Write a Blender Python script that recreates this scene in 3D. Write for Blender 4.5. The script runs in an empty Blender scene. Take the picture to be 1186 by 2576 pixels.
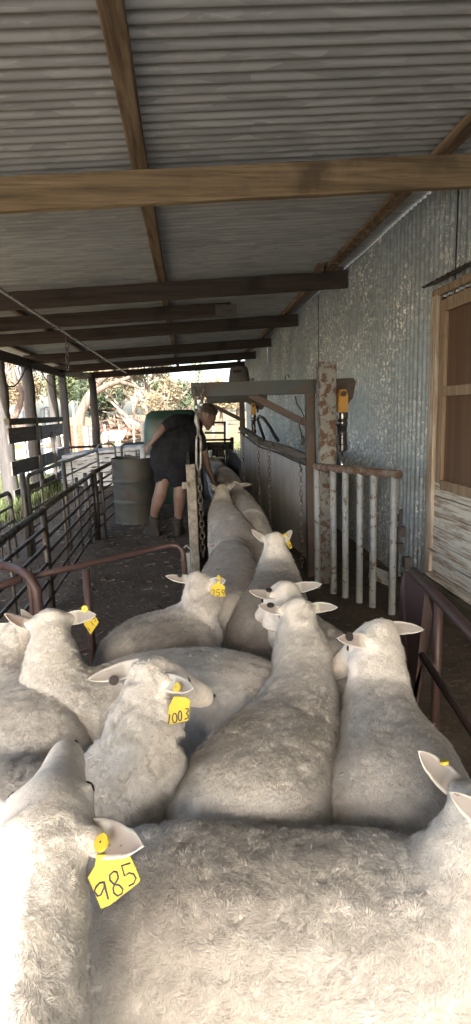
import bpy, math, random
import numpy as np
from mathutils import Vector, Matrix, noise
random.seed(7); RNG = np.random.default_rng(11)
C = bpy.context.scene.collection
R = math.radians
V = Vector

# ------------------------------------------------------------------ camera
F = 1400.; CX, CY = 593., 1288.; H = 1.45
yaw, pit, rol = R(4.6), R(10.3), R(1.95)
fw = V((math.sin(yaw)*math.cos(pit), math.cos(yaw)*math.cos(pit), -math.sin(pit)))
r0 = V((math.cos(yaw), -math.sin(yaw), 0)); u0 = r0.cross(fw)
cr = r0*math.cos(rol) - u0*math.sin(rol); cu = u0*math.cos(rol) + r0*math.sin(rol)
CAM = V((0, 0, H))
def ray(px, py): return fw + cr*((px-CX)/F) - cu*((py-CY)/F)
def P(px, py, X=None, Y=None, Z=None):
    d = ray(px, py)
    t = X/d.x if X is not None else Y/d.y if Y is not None else (Z-H)/d.z
    return CAM + d*t
def Pn(px, py, p, n):
    d = ray(px, py); return CAM + d*((p-CAM).dot(n)/d.dot(n))
def depth(p): return (p-CAM).dot(fw)
cam = bpy.data.cameras.new('camera'); co = bpy.data.objects.new('camera', cam); C.objects.link(co)
co.matrix_world = Matrix(((cr.x, cu.x, -fw.x, 0), (cr.y, cu.y, -fw.y, 0), (cr.z, cu.z, -fw.z, H), (0, 0, 0, 1)))
cam.sensor_fit = 'VERTICAL'; cam.sensor_height = 36; cam.lens = 36*F/2576.; cam.clip_start = .02; cam.clip_end = 2000
bpy.context.scene.camera = co

# ------------------------------------------------------------------ materials
def hexrgb(c): return (c[0], c[1], c[2], 1)
class NT:
    def __init__(s, name):
        s.m = bpy.data.materials.new(name); s.m.use_nodes = True
        s.t = s.m.node_tree; s.b = s.t.nodes['Principled BSDF']; s.tc = s.t.nodes.new('ShaderNodeTexCoord')
    def n(s, typ, **k):
        x = s.t.nodes.new(typ)
        for a, b in k.items(): setattr(x, a, b)
        return x
    def l(s, a, b): s.t.links.new(a, b)
    def coord(s, sc=(1, 1, 1), rot=(0, 0, 0)):
        m = s.n('ShaderNodeMapping'); m.inputs['Scale'].default_value = sc; m.inputs['Rotation'].default_value = rot
        s.l(s.tc.outputs['Object'], m.inputs[0]); return m.outputs[0]
    def noise(s, scale, detail=4, rough=.55, co=None, dist=0):
        x = s.n('ShaderNodeTexNoise'); x.inputs['Scale'].default_value = scale; x.inputs['Detail'].default_value = detail
        x.inputs['Roughness'].default_value = rough; x.inputs['Distortion'].default_value = dist
        s.l(co if co else s.tc.outputs['Object'], x.inputs['Vector']); return x.outputs['Fac']
    def ramp(s, fac, stops, interp='LINEAR'):
        x = s.n('ShaderNodeValToRGB'); x.color_ramp.interpolation = interp
        e = x.color_ramp.elements
        e[0].position, e[0].color = stops[0][0], hexrgb(stops[0][1]); e[1].position, e[1].color = stops[1][0], hexrgb(stops[1][1])
        for p, c in stops[2:]:
            q = e.new(p); q.color = hexrgb(c)
        s.l(fac, x.inputs[0]); return x.outputs[0]
    def step(s, fac, a, b):
        x = s.n('ShaderNodeMapRange'); x.inputs[1].default_value = a; x.inputs[2].default_value = b; s.l(fac, x.inputs[0]); return x.outputs[0]
    def mix(s, fac, a, b, typ='MIX'):
        x = s.n('ShaderNodeMix', data_type='RGBA', blend_type=typ)
        for i, v in ((0, fac), (6, a), (7, b)):
            if isinstance(v, (int, float)): x.inputs[i].default_value = v
            elif isinstance(v, tuple): x.inputs[i].default_value = hexrgb(v)
            else: s.l(v, x.inputs[i])
        return x.outputs[2]
    def math(s, op, a, b):
        x = s.n('ShaderNodeMath', operation=op)
        for i, v in ((0, a), (1, b)):
            if isinstance(v, (int, float)): x.inputs[i].default_value = v
            else: s.l(v, x.inputs[i])
        return x.outputs[0]
    def bump(s, h, st=.3, d=.01):
        x = s.n('ShaderNodeBump'); x.inputs['Strength'].default_value = st; x.inputs['Distance'].default_value = d
        s.l(h, x.inputs['Height']); s.l(x.outputs[0], s.b.inputs['Normal'])
    def done(s, col, rough=.7, metal=0, spec=.5):
        if isinstance(col, tuple): s.b.inputs['Base Color'].default_value = hexrgb(col)
        else: s.l(col, s.b.inputs['Base Color'])
        for nm, v in (('Roughness', rough), ('Metallic', metal), ('Specular IOR Level', spec)):
            if isinstance(v, (int, float)): s.b.inputs[nm].default_value = v
            else: s.l(v, s.b.inputs[nm])
        return s.m
MT = {}
def wood(name, c1, c2, dark, axis, sc=1., paint=None, pamt=(.45, .55)):
    k = NT(name); s = [22*sc]*3; s[axis] = 1.1*sc
    g = k.noise(1, 6, .65, k.coord(tuple(s)), .4)
    c = k.ramp(g, [(.28, dark), (.45, c2), (.68, c1)])
    g2 = k.step(k.noise(1, 5, .7, k.coord(tuple(q*3.2 if q > 5 else q*1.6 for q in s)), .8), .54, .66); c = k.mix(k.math('MULTIPLY', g2, .5), c, dark)
    st = k.step(k.noise(2.1, 5, .6), .55, .72); c = k.mix(k.math('MULTIPLY', st, .7), c, dark)
    if paint:
        s2 = [40]*3; s2[axis] = 3
        pm = k.step(k.noise(1, 5, .7, k.coord(tuple(s2))), *pamt); c = k.mix(pm, c, paint)
    k.bump(g, .5, .006); MT[name] = k.done(c, .85, 0, .25)
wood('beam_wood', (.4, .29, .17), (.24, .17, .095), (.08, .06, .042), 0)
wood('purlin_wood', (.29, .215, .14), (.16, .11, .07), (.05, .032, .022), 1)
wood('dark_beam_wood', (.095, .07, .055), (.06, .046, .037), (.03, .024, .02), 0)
wood('post_wood', (.1, .095, .09), (.065, .06, .058), (.05, .045, .04), 2)
wood('board_wood', (.16, .14, .125), (.11, .095, .085), (.06, .05, .04), 1)
wood('grey_board', (.33, .31, .28), (.22, .2, .18), (.1, .09, .08), 1)
wood('frame_wood', (.34, .265, .19), (.25, .18, .125), (.12, .075, .045), 2)
wood('painted_board', (.4, .32, .26), (.28, .2, .15), (.13, .09, .07), 1, 1, (.58, .57, .52), (.4, .53))
wood('painted_jamb', (.4, .3, .22), (.28, .2, .14), (.12, .08, .05), 2, 1, (.46, .42, .37), (.42, .6))
wood('door_ply', (.15, .092, .062), (.12, .072, .048), (.085, .05, .034), 2, .5)
wood('mossy_timber', (.11, .1, .075), (.07, .063, .045), (.03, .034, .018), 1, .7)
wood('bark', (.17, .125, .1), (.11, .08, .062), (.05, .035, .028), 2, .3)
wood('pale_bark', (.3, .255, .21), (.21, .17, .135), (.1, .08, .06), 2, .25)
wood('ply_panel', (.4, .395, .39), (.34, .335, .33), (.25, .24, .235), 2, .5)

def metalmat(name, base, rough=.5, metal=0., rust=None, amt=(.5, .56), rsc=14, var=.25, spec=.5):
    k = NT(name); v = k.noise(5, 6, .6); lo = tuple(x*(1-var) for x in base); hi = tuple(min(1, x*(1+var)) for x in base)
    c = k.ramp(v, [(.3, lo), (.7, hi)]); r = rough
    if rust:
        a = k.step(k.noise(rsc, 7, .68), *amt)
        rc = k.ramp(k.noise(60, 4), [(.3, tuple(x*.45 for x in rust)), (.7, rust)])
        c = k.mix(a, c, rc); k.bump(a, .3, .002)
        r = k.math('ADD', k.math('MULTIPLY', a, .35), rough)
    MT[name] = k.done(c, r, metal, spec)
metalmat('white_pipe', (.2, .22, .24), .5, 0, (.13, .09, .07), (.56, .62), 22)
metalmat('rusty_top_pipe', (.15, .125, .115), .7, 0, (.13, .075, .05), (.42, .55), 20)
metalmat('rusty_post', (.19, .2, .195), .6, 0, (.15, .095, .07), (.5, .54), 13)
metalmat('dark_steel', (.055, .055, .06), .55, .3, (.07, .045, .035), (.5, .7))
metalmat('blue_steel', (.05, .065, .075), .6, .2, (.13, .09, .07), (.48, .7), 5)
metalmat('brown_steel', (.075, .063, .06), .6, .2, (.14, .09, .065), (.45, .65), 8)
metalmat('fence_steel', (.075, .072, .068), .45, .5, (.1, .06, .04), (.5, .65))
metalmat('grey_pipe', (.12, .12, .115), .5, .3, (.12, .08, .06), (.55, .68))
metalmat('maroon_paint', (.06, .035, .034), .5, 0, (.2, .17, .16), (.66, .72), 9)
metalmat('chain_steel', (.22, .21, .2), .5, .6, (.12, .07, .04), (.45, .6), 40)
metalmat('galv_rod', (.3, .29, .28), .45, .5, (.15, .1, .08), (.5, .65))
metalmat('chrome', (.75, .75, .76), .12, 1)
metalmat('cylinder_alloy', (.14, .14, .15), .22, .8)
metalmat('yellow_clevis', (.5, .27, .05), .5, 0, (.14, .09, .06), (.55, .65))
metalmat('drum_steel', (.052, .058, .058), .55, .2, (.11, .08, .06), (.5, .7), 5)
metalmat('rubber', (.02, .02, .02), .6)
metalmat('speaker_plastic', (.05, .05, .055), .5)
metalmat('green_plastic', (.022, .055, .042), .42, 0, None, var=.3)
metalmat('sheet_white', (.42, .45, .5), .6)
metalmat('orange_rust', (.2, .085, .045), .7, 0, (.14, .06, .035), (.4, .6))
metalmat('pale_post', (.28, .26, .23), .7)
metalmat('tag_yellow', (.56, .44, .04), .5, 0, (.38, .3, .07), (.6, .75), 60, var=.12)
metalmat('tag_black', (.035, .03, .03), .5)
metalmat('marker_ink', (.04, .05, .08), .7)
metalmat('hoof', (.06, .05, .045), .6)
metalmat('eye', (.02, .014, .01), .15)
metalmat('skin', (.19, .125, .105), .55, 0, None, var=.12)
metalmat('hair', (.06, .045, .035), .9)
metalmat('boots', (.028, .023, .02), .8)
metalmat('socks', (.03, .028, .028), .95)
def cloth(name, c):
    k = NT(name); n = k.noise(9, 6, .6, None, .5); k.bump(n, .6, .02)
    MT[name] = k.done(k.ramp(n, [(.3, tuple(x*.7 for x in c)), (.7, tuple(x*1.25 for x in c))]), .95, 0, .1)
cloth('shirt', (.02, .021, .026)); cloth('shorts', (.015, .016, .021))
cloth('sack', (.34, .3, .24))

def galv(name, base, fleck, stretch, fl=(.6, .72), metal=.35, rough=.48):
    k = NT(name)
    big = k.noise(1.1, 5, .6); c = k.ramp(big, [(.3, tuple(x*.72 for x in base)), (.7, tuple(x*1.12 for x in base))])
    v = k.n('ShaderNodeTexVoronoi'); v.inputs['Scale'].default_value = 1; k.l(k.coord(stretch), v.inputs['Vector'])
    sp = k.math('MULTIPLY', v.outputs['Color'], 1.0)
    c = k.mix(.35, c, k.ramp(sp, [(.2, tuple(x*.6 for x in base)), (.8, tuple(min(1, x*1.45) for x in base))]))
    f = k.step(k.noise(1, 5, .7, k.coord(tuple(x*1.1 for x in stretch)), .9), *fl)
    area = k.step(k.noise(1.6, 3), .4, .62)
    f2 = k.math('MULTIPLY', f, area); c = k.mix(k.math('MULTIPLY', f2, .85), c, fleck)
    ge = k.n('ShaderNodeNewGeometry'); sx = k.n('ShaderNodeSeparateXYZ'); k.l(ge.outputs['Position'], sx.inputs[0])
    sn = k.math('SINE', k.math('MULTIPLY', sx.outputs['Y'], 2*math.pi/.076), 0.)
    c = k.mix(k.math('MULTIPLY', k.step(sn, .0, .9), .62), c, tuple(x*.3 for x in base))  # rib valleys painted darker, standing in for shading between the ribs
    ru = k.step(k.noise(2.3, 8, .7, k.coord((1, 1, .35))), .62, .75); c = k.mix(k.math('MULTIPLY', ru, .35), c, (.17, .14, .11))
    MT[name] = k.done(c, rough, metal, .5)
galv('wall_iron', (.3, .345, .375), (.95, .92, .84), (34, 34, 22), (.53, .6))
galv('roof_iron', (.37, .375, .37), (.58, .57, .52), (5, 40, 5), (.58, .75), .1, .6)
galv('flashing_iron', (.2, .19, .18), (.3, .28, .24), (20, 20, 20))

k = NT('dirt_floor'); n1 = k.noise(3, 8, .7); n2 = k.noise(30, 6, .7)
c = k.ramp(n1, [(.3, (.055, .044, .035)), (.7, (.12, .1, .082))]); c = k.mix(k.step(n2, .55, .7), c, (.21, .18, .15)); k.bump(n2, .8, .02)
MT['dirt_floor'] = k.done(c, .95, 0, .15)
k = NT('pale_ground'); n1 = k.noise(6, 8, .7); k.bump(n1, .5, .02)
MT['pale_ground'] = k.done(k.ramp(n1, [(.3, (.27, .27, .27)), (.7, (.4, .4, .39))]), .95, 0, .1)
k = NT('ground_mat'); n1 = k.noise(.22, 6, .6); n2 = k.noise(4, 6, .7)
c = k.ramp(n1, [(.38, (.2, .135, .09)), (.5, (.2, .155, .09)), (.66, (.13, .14, .065))]); c = k.mix(k.math('MULTIPLY', n2, .5), c, (.2, .15, .09)); k.bump(n2, .5, .05)
MT['ground_mat'] = k.done(c, .95, 0, .1)
def leafmat(name, a, b):
    k = NT(name); g = k.n('ShaderNodeNewGeometry'); c = k.ramp(g.outputs['Random Per Island'], [(0, a), (1, b)])
    m = k.done(c, .6, 0, .3); k.b.inputs['Subsurface Weight'].default_value = 0
    MT[name] = m
leafmat('leaf_green', (.06, .085, .035), (.14, .16, .07)); leafmat('leaf_dry', (.13, .105, .06), (.22, .175, .11)); leafmat('leaf_dark', (.03, .045, .028), (.075, .09, .05))
leafmat('grass_blade', (.045, .065, .025), (.12, .145, .06))

# wool: per-vertex tint (light/dark), grime (brown grey dirt; painted shade on race sheep), face (short white hair)
def woolmat(name):
    k = NT(name)
    def at(nm): a = k.n('ShaderNodeAttribute'); a.attribute_name = nm; return a.outputs['Fac']
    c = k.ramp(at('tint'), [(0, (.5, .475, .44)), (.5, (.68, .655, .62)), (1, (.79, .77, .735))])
    c = k.mix(at('grime_shade'), c, k.ramp(at('tint'), [(0, (.19, .175, .165)), (1, (.36, .335, .32))]))
    fc = k.ramp(k.noise(70, 4), [(.3, (.66, .6, .55)), (.7, (.82, .78, .74))])
    c = k.mix(at('face'), c, fc)
    h = k.noise(120, 5, .7); k.bump(h, .5, .004)
    k.b.inputs['Subsurface Weight'].default_value = .12; k.b.inputs['Subsurface Radius'].default_value = (.02, .015, .01); k.b.inputs['Subsurface Scale'].default_value = .3
    k.b.inputs['Sheen Weight'].default_value = .25
    MT[name] = k.done(c, .95, 0, .1)
woolmat('wool')
k = NT('ear_skin'); a = k.n('ShaderNodeAttribute'); a.attribute_name = 'face'
sp = k.step(k.noise(85, 3, .6), .66, .7)
c = k.mix(a.outputs['Fac'], (.27, .235, .235), (.62, .58, .55)); c = k.mix(k.math('MULTIPLY', sp, .8), c, (.12, .09, .09)); MT['ear_skin'] = k.done(c, .8, 0, .2)
k.b.inputs['Subsurface Weight'].default_value = .2; k.b.inputs['Subsurface Scale'].default_value = .1

# ------------------------------------------------------------------ mesh helpers
WO = {}
def link(o, base, parent):
    C.objects.link(o); WO[o.name] = V(base)
    if parent is not None:
        o.parent = parent; o.location = V(base) - WO[parent.name]
    else: o.location = base
def tag(o, label=None, cat=None, group=None, kind=None):
    for a, b in (('label', label), ('category', cat), ('group', group), ('kind', kind)):
        if b: o[a] = b
    return o
def thing(name, base, label, cat, group=None):
    o = bpy.data.objects.new(name, None); o.empty_display_size = .1; link(o, V(base), None); return tag(o, label, cat, group)
class M:
    def __init__(s): s.v = []; s.f = []; s.mi = []; s.cur = 0
    def add(s, vs, fs):
        b = len(s.v); s.v += [V(x) for x in vs]; s.f += [tuple(i+b for i in f) for f in fs]; s.mi += [s.cur]*len(fs); return s
    def box(s, c, size, rot=None):
        c = V(c); hx, hy, hz = (x/2 for x in size); vs = []
        for z in (-hz, hz):
            for x, y in ((-hx, -hy), (hx, -hy), (hx, hy), (-hx, hy)):
                p = V((x, y, z)); vs.append(c + (rot @ p if rot else p))
        return s.add(vs, [(0, 3, 2, 1), (4, 5, 6, 7), (0, 1, 5, 4), (1, 2, 6, 5), (2, 3, 7, 6), (3, 0, 4, 7)])
    def beam(s, a, b, w, h, up=(0, 0, 1), seg=1, jit=0, cham=.12):
        """chamfered, slightly uneven bar from a to b; h measured along up"""
        a, b = V(a), V(b); d = (b-a).normalized(); r = d.cross(V(up)).normalized(); u = r.cross(d).normalized()
        ch = min(w, h)*cham; pr = [(-w/2+ch, -h/2), (w/2-ch, -h/2), (w/2, -h/2+ch), (w/2, h/2-ch), (w/2-ch, h/2), (-w/2+ch, h/2), (-w/2, h/2-ch), (-w/2, -h/2+ch)]
        vs = []; seg = max(seg, 1)
        for i in range(seg+1):
            p = a + (b-a)*(i/seg)
            for x, y in pr:
                j = V([random.uniform(-jit, jit) for _ in range(3)]) if jit else V((0, 0, 0)); vs.append(p + r*x + u*y + j)
        fs = [tuple(reversed(range(8))), tuple(range(seg*8, seg*8+8))]
        for i in range(seg):
            for k2 in range(8): fs.append((i*8+k2, i*8+(k2+1) % 8, (i+1)*8+(k2+1) % 8, (i+1)*8+k2))
        return s.add(vs, fs)
    def tube(s, pts, rad, n=10, caps=True):
        pts = [V(p) for p in pts]; m = len(pts); rad = rad if isinstance(rad, (list, tuple)) else [rad]*m
        prev = None; vs = []
        for i, p in enumerate(pts):
            t = ((pts[min(i+1, m-1)] - pts[max(i-1, 0)])).normalized()
            if prev is None:
                q = V((0, 0, 1)) if abs(t.z) < .9 else V((1, 0, 0)); r = t.cross(q).normalized()
            else: r = (prev - t*prev.dot(t)).normalized()
            prev = r; u = t.cross(r)
            for k2 in range(n):
                a = 2*math.pi*k2/n; vs.append(p + (r*math.cos(a) + u*math.sin(a))*rad[i])
        fs = []
        for i in range(m-1):
            for k2 in range(n): fs.append((i*n+k2, i*n+(k2+1) % n, (i+1)*n+(k2+1) % n, (i+1)*n+k2))
        if caps: fs += [tuple(reversed(range(n))), tuple(range((m-1)*n, m*n))]
        return s.add(vs, fs)
    def loft(s, rings, closed=True):
        n = len(rings[0]); vs = [p for r in rings for p in r]; fs = []
        for i in range(len(rings)-1):
            for k2 in range(n): fs.append((i*n+k2, i*n+(k2+1) % n, (i+1)*n+(k2+1) % n, (i+1)*n+k2))
        if closed: fs += [tuple(reversed(range(n))), tuple(range((len(rings)-1)*n, len(rings)*n))]
        return s.add(vs, fs)
    def ball(s, c, r, n=10, m=7):
        c = V(c); r = V(r) if not isinstance(r, (int, float)) else V((r, r, r)); rings = []
        for i in range(m):
            a = math.pi*(i+.5)/m - math.pi/2
            rings.append([c + V((math.cos(a)*math.cos(2*math.pi*k2/n)*r.x, math.cos(a)*math.sin(2*math.pi*k2/n)*r.y, math.sin(a)*r.z)) for k2 in range(n)])
        return s.loft(rings)
    def lathe(s, base, prof, n=40, wob=0):
        base = V(base)
        return s.loft([[base + V((r*math.cos(2*math.pi*k2/n), r*math.sin(2*math.pi*k2/n), z)) for k2 in range(n)] for r, z in prof])
    def chain(s, a, b, L=.05, w=.018, wire=.0045):
        a, b = V(a), V(b); d = (b-a); n = max(1, int(d.length/(L*.78))); d.normalize(); r = d.cross(V((.3, .9, .1))).normalized(); u = d.cross(r)
        for i in range(n):
            c = a + (b-a)*((i+.5)/n); q = (r if i % 2 else u); q2 = (u if i % 2 else r); pts = []
            for k2 in range(10):
                an = 2*math.pi*k2/10; x = math.cos(an)*w/2; y = math.sin(an)*w/2 + (L/2-w/2)*(1 if math.sin(an) > 0.01 else -1 if math.sin(an) < -.01 else 0)
                pts.append((c + q*x + d*y))
            vs = []
            for j, p in enumerate(pts):
                o = (p-c).normalized()
                for k2 in range(5):
                    an = 2*math.pi*k2/5; vs.append(p + (o*math.cos(an) + q2*math.sin(an))*wire)
            s.add(vs, [(j*5+k2, j*5+(k2+1) % 5, ((j+1) % 10)*5+(k2+1) % 5, ((j+1) % 10)*5+k2) for j in range(10) for k2 in range(5)])
        return s
    def build(s, name, mat, parent=None, base=None, smooth=False, label=None, cat=None, group=None, kind=None):
        if base is None: base = WO[parent.name] if parent is not None else V((0, 0, 0))
        base = V(base); me = bpy.data.meshes.new(name); me.from_pydata([tuple(v-base) for v in s.v], [], s.f)
        for m_ in (mat if isinstance(mat, (list, tuple)) else [mat]): me.materials.append(MT[m_])
        me.polygons.foreach_set('material_index', s.mi)
        if smooth: me.polygons.foreach_set('use_smooth', [True]*len(s.f))
        me.update(); o = bpy.data.objects.new(name, me); link(o, base, parent)
        if smooth == 'auto':
            md = o.modifiers.new('n', 'EDGE_SPLIT'); md.split_angle = R(40)
        return tag(o, label, cat, group, kind)
def arc(c, r, a0, a1, ax1, ax2, n=6):
    return [V(c) + V(ax1)*r*math.cos(R(a0+(a1-a0)*i/n)) + V(ax2)*r*math.sin(R(a0+(a1-a0)*i/n)) for i in range(n+1)]

# ------------------------------------------------------------------ setting: ground, floor
m = M(); N = 60
def gz(x, y): return 0.0 if abs(x) < 5 and -4 < y < 19 else .06*noise.noise(V((x*.1, y*.1, 0)))
xs = [-600, -200, -90] + [-60+i*2.5 for i in range(49)] + [90, 200, 600]; ys = [-300, -60, -20] + [-10+i*2.5 for i in range(41)] + [120, 200, 400, 900]
vs = [(x, y, gz(x, y)-.012) for y in ys for x in xs]; nx = len(xs)
m.add(vs, [(j*nx+i, j*nx+i+1, (j+1)*nx+i+1, (j+1)*nx+i) for j in range(len(ys)-1) for i in range(nx-1)])
m.build('ground', 'ground_mat', kind='structure')
m = M(); nx, ny = 60, 180; vs = []
for j in range(ny+1):
    for i in range(nx+1):
        x = -3.1 + 6.9*i/nx; y = -2.6 + 19.2*j/ny
        vs.append((x, y, .012 + .012*noise.noise(V((x*5, y*5, 1))) + .008*noise.noise(V((x*17, y*17, 4)))))
m.add(vs, [(j*(nx+1)+i, j*(nx+1)+i+1, (j+1)*(nx+1)+i+1, (j+1)*(nx+1)+i) for j in range(ny) for i in range(nx)])
for i in range(500):
    x = random.uniform(-2.8, .3); y = random.uniform(1.5, 9); r = random.uniform(.008, .028)
    m.ball((x, y, .02), (r*random.uniform(.7, 1.5), r, r*.5), 6, 4)
for i in range(900):
    x = random.uniform(-2.8, .2); y = random.uniform(2, 9); a = random.uniform(0, 3.14); l_ = random.uniform(.01, .04); d = V((math.cos(a)*l_, math.sin(a)*l_, 0)); p = V((x, y, .03)); q = V((-d.y, d.x, 0)).normalized()*.0015
    m.cur = 1; m.add([p-d-q, p+d-q, p+d+q+V((0, 0, .004)), p-d+q], [(0, 1, 2, 3)])
m.cur = 0
m.build('floor', ['dirt_floor', 'pale_ground'], kind='structure', smooth=True)

# ------------------------------------------------------------------ shed shell
def rb(x): return 2.67 - .046*(1.72-x)          # underside of the rafters
Y0, Y1 = -2.57, 16.45
# roof: corrugations run down the slope
m = M(); per = .076; seg = 8; n = int((Y1-Y0)/per*seg); vs = []; cols = [-3.25, -1.6, 0, 1.8]
for i in range(n+1):
    y = Y0 + i*per/seg; sheet = int((y-Y0)/.762)
    for x in cols: vs.append((x, y, rb(x) + .232 + .0115*math.sin(2*math.pi*y/per) + .004*(sheet % 2)))
m.add(vs, [(i*4+k2, i*4+k2+1, (i+1)*4+k2+1, (i+1)*4+k2) for i in range(n) for k2 in range(3)])
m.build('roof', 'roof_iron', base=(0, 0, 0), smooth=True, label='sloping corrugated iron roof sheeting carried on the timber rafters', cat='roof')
# translucent strip near the far end, its daylight painted as an opaque pale board
m = M(); a = P(485, 890, Z=2.66); 
m.box((.55, 12.4, rb(.55)+.205), (1.5, .35, .012))
m.build('translucent_strip', 'grey_board', base=(.55, 12.4, rb(.55)+.2), label='pale opaque strip standing in for a translucent roof sheet toward the far end', cat='board')
# right wall
WX = 1.75
m = M(); per = .076; seg = 8; y = -2.3; vs = []; zt = 2.886
doorY0, doorY1, dz0, dz1 = 2.72, 3.80, .19, 2.15
def strip(m, ya, yb, za, zb):
    n = max(1, int(round((yb-ya)/per*seg))); vs = []
    for i in range(n+1):
        y = ya + (yb-ya)*i/n; sh = int((y+.4)/.762)
        x = WX + .0125*math.sin(2*math.pi*y/per) + .006*(sh % 2)
        vs += [(x, y, za), (x, y, zb)]
    m.add(vs, [(i*2, i*2+2, i*2+3, i*2+1) for i in range(n)])
for ya, yb in ((-2.3, .55), (.556, doorY0)): strip(m, ya, yb, 0, zt)
strip(m, doorY0, 3.615, dz1, zt); strip(m, 3.624, doorY1+.1, dz1, zt); strip(m, doorY1+.1, 7.34, 0, zt); strip(m, 7.35, 11.9, 0, zt+.01); strip(m, 11.905, 16.4, 0, zt)
for i in range(1, 160):
    for z in (.5, 1.5, 2.5):
        y = i*.114
        if not (doorY0-.05 < y < doorY1+.15 and z < dz1): m.ball((WX-.006, y, z+random.uniform(-.01, .01)), .005, 6, 4)
strip(m, 3.5, 3.74, dz1, zt); strip(m, 7.2, 7.5, 0, zt)
for v in m.v[-2*max(1, int(round(.24/per*seg)))-2-2*max(1, int(round(.3/per*seg)))-2:]: v.x += .014
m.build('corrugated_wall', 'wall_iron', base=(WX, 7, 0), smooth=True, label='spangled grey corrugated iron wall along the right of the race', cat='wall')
m = M(); strip(m, -2.3, 16.4, 0, .01)
# dark inner wall behind the shed wall so the shed has depth
m = M(); m.box((3.4, 7, 1.2), (.05, 18.6, 2.4)); m.box((2.6, 16.42, 1.2), (1.6, .05, 2.4)); m.box((2.6, -2.32, 1.2), (1.6, .05, 2.4)); m.box((2.6, 7.05, 2.35), (1.6, 18.6, .04)); m.box((2.62, 7.05, .06), (1.5, 18.6, .1))
m.build('woolshed', 'flashing_iron', base=(2.6, 7, 0), label='closed corrugated shearing shed behind the right wall', cat='shed')
# added unseen roof step behind the camera, shaped to shade the sheep
m = M(); n = int(2.1/per*8); vs = []
for i in range(n+1):
    y = Y0+.16 - i*per/8
    for x in (-.645, .5, 1.8): vs.append((x, y, rb(x)+.240+.0115*math.sin(2*math.pi*y/per)))
m.add(vs, [(i*3+k2, i*3+k2+1, (i+1)*3+k2+1, (i+1)*3+k2) for i in range(n) for k2 in range(2)])
m.build('shade_roof', 'roof_iron', base=(.5, -3.5, 2.8), smooth=True, label='added corrugated roof sheets behind the camera that shade the sheep', cat='roof')
m = M(); m.beam((-.66, -4.4, 2.68), (1.7, -4.4, 2.79), .055, .15, seg=8, jit=.002); m.build('rafter', 'beam_wood', base=(0, -4.4, 2.6), label='rafter under the added shading roof', cat='rafter', group='rafters under the iron roof')
m = M(); m.tube([(.2, -4.4, 0), (.2, -4.4, 2.61)], [.1, .09], 14); m.build('round_post', 'post_wood', base=(.2, -4.4, 0), smooth=True, label='round post carrying the added shading roof', cat='post', group='posts holding the left eave')
m = M(); vs = [(x, y, -.006) for y in (-40, -2.7) for x in (-25, 12)]; m.add(vs, [(0, 1, 3, 2)]); m.build('bounce_yard', 'pale_ground', kind='structure')  # unseen pale ground added to bounce sunlight up into the shed
# rafters
RY = [.75, 3.35, 6.0, 8.6, 11.3, 13.8, 16.3]
rl = ['thick weathered roof rafter overhead behind the camera', 'nearest thick brown roof rafter crossing the whole picture', 'second rafter, dark, ending at the wall above the rusty post',
      'third dark rafter from the camera, ending short on the wall', 'fourth dark rafter from the camera', 'fifth dark rafter, beyond the pale roof strip', 'last rafter at the open far end of the roof']
for i, y in enumerate(RY):
    m = M(); xr = 1.725
    m.beam((-3.05, y, rb(-3.05)+.085), (xr, y, rb(xr)+.085), .055, .17, seg=40, jit=.0022, cham=.07)
    if i == 3: pass
    m.build('rafter', 'beam_wood' if i < 2 else 'dark_beam_wood', base=(0, y, 2.6), label=rl[i], cat='rafter', group='rafters under the iron roof')  # rafters past the nearest one use the darker wood
m = M(); m.beam((-3.0, 7.3, rb(-3)+.09), (.62, 7.3, rb(.62)+.09), .05, .16, seg=24, jit=.003)
m.build('rafter', 'dark_beam_wood', base=(-1, 7.3, 2.6), label='short rafter spliced under the purlin and ending midway across the roof', cat='rafter', group='rafters under the iron roof')
m = M(); m.box((.55, 7.24, 2.68), (.26, .05, .14)); m.build('splice_block', 'board_wood', base=(.5, 7.24, 2.6), label='pale block nailed to the free end of the short rafter', cat='block')
# purlins
pl = [(-.185, 'purlin running down the middle of the roof above the rafters'), (1.5, 'purlin running along the roof beside the corrugated wall'), (-1.95, 'purlin on the low left side of the roof'), (-2.9, 'purlin above the left eave beam')]
for x, lb in pl:
    m = M(); wd = .085 if x > -1 else .07; m.beam((x, Y0+.02, rb(x)+.196), (x+(0.06 if x > 1 else 0), Y1-.02, rb(x)+.196), wd, .05, seg=60, jit=.0028)
    if abs(x-1.5) < .1:
        for yy in [3.9+.16*q for q in range(12)]: m.box((x-.005, yy, rb(x)+.165), (.1, .05, .012))
    m.build('purlin', 'purlin_wood', base=(x, 7, 2.7), label=lb, cat='purlin', group='purlins under the roof sheets')
# small cleat blocks above rafter 2
m = M(); m.box((1.6, 6.08, rb(1.6)+.19), (.2, .11, .06)); m.box((1.42, 5.95, rb(1.42)+.2), (.05, .2, .09)); m.build('cleat', 'purlin_wood', base=(1.6, 6, 2.8), label='small wooden cleat on the second rafter beside the wall', cat='block')

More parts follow.
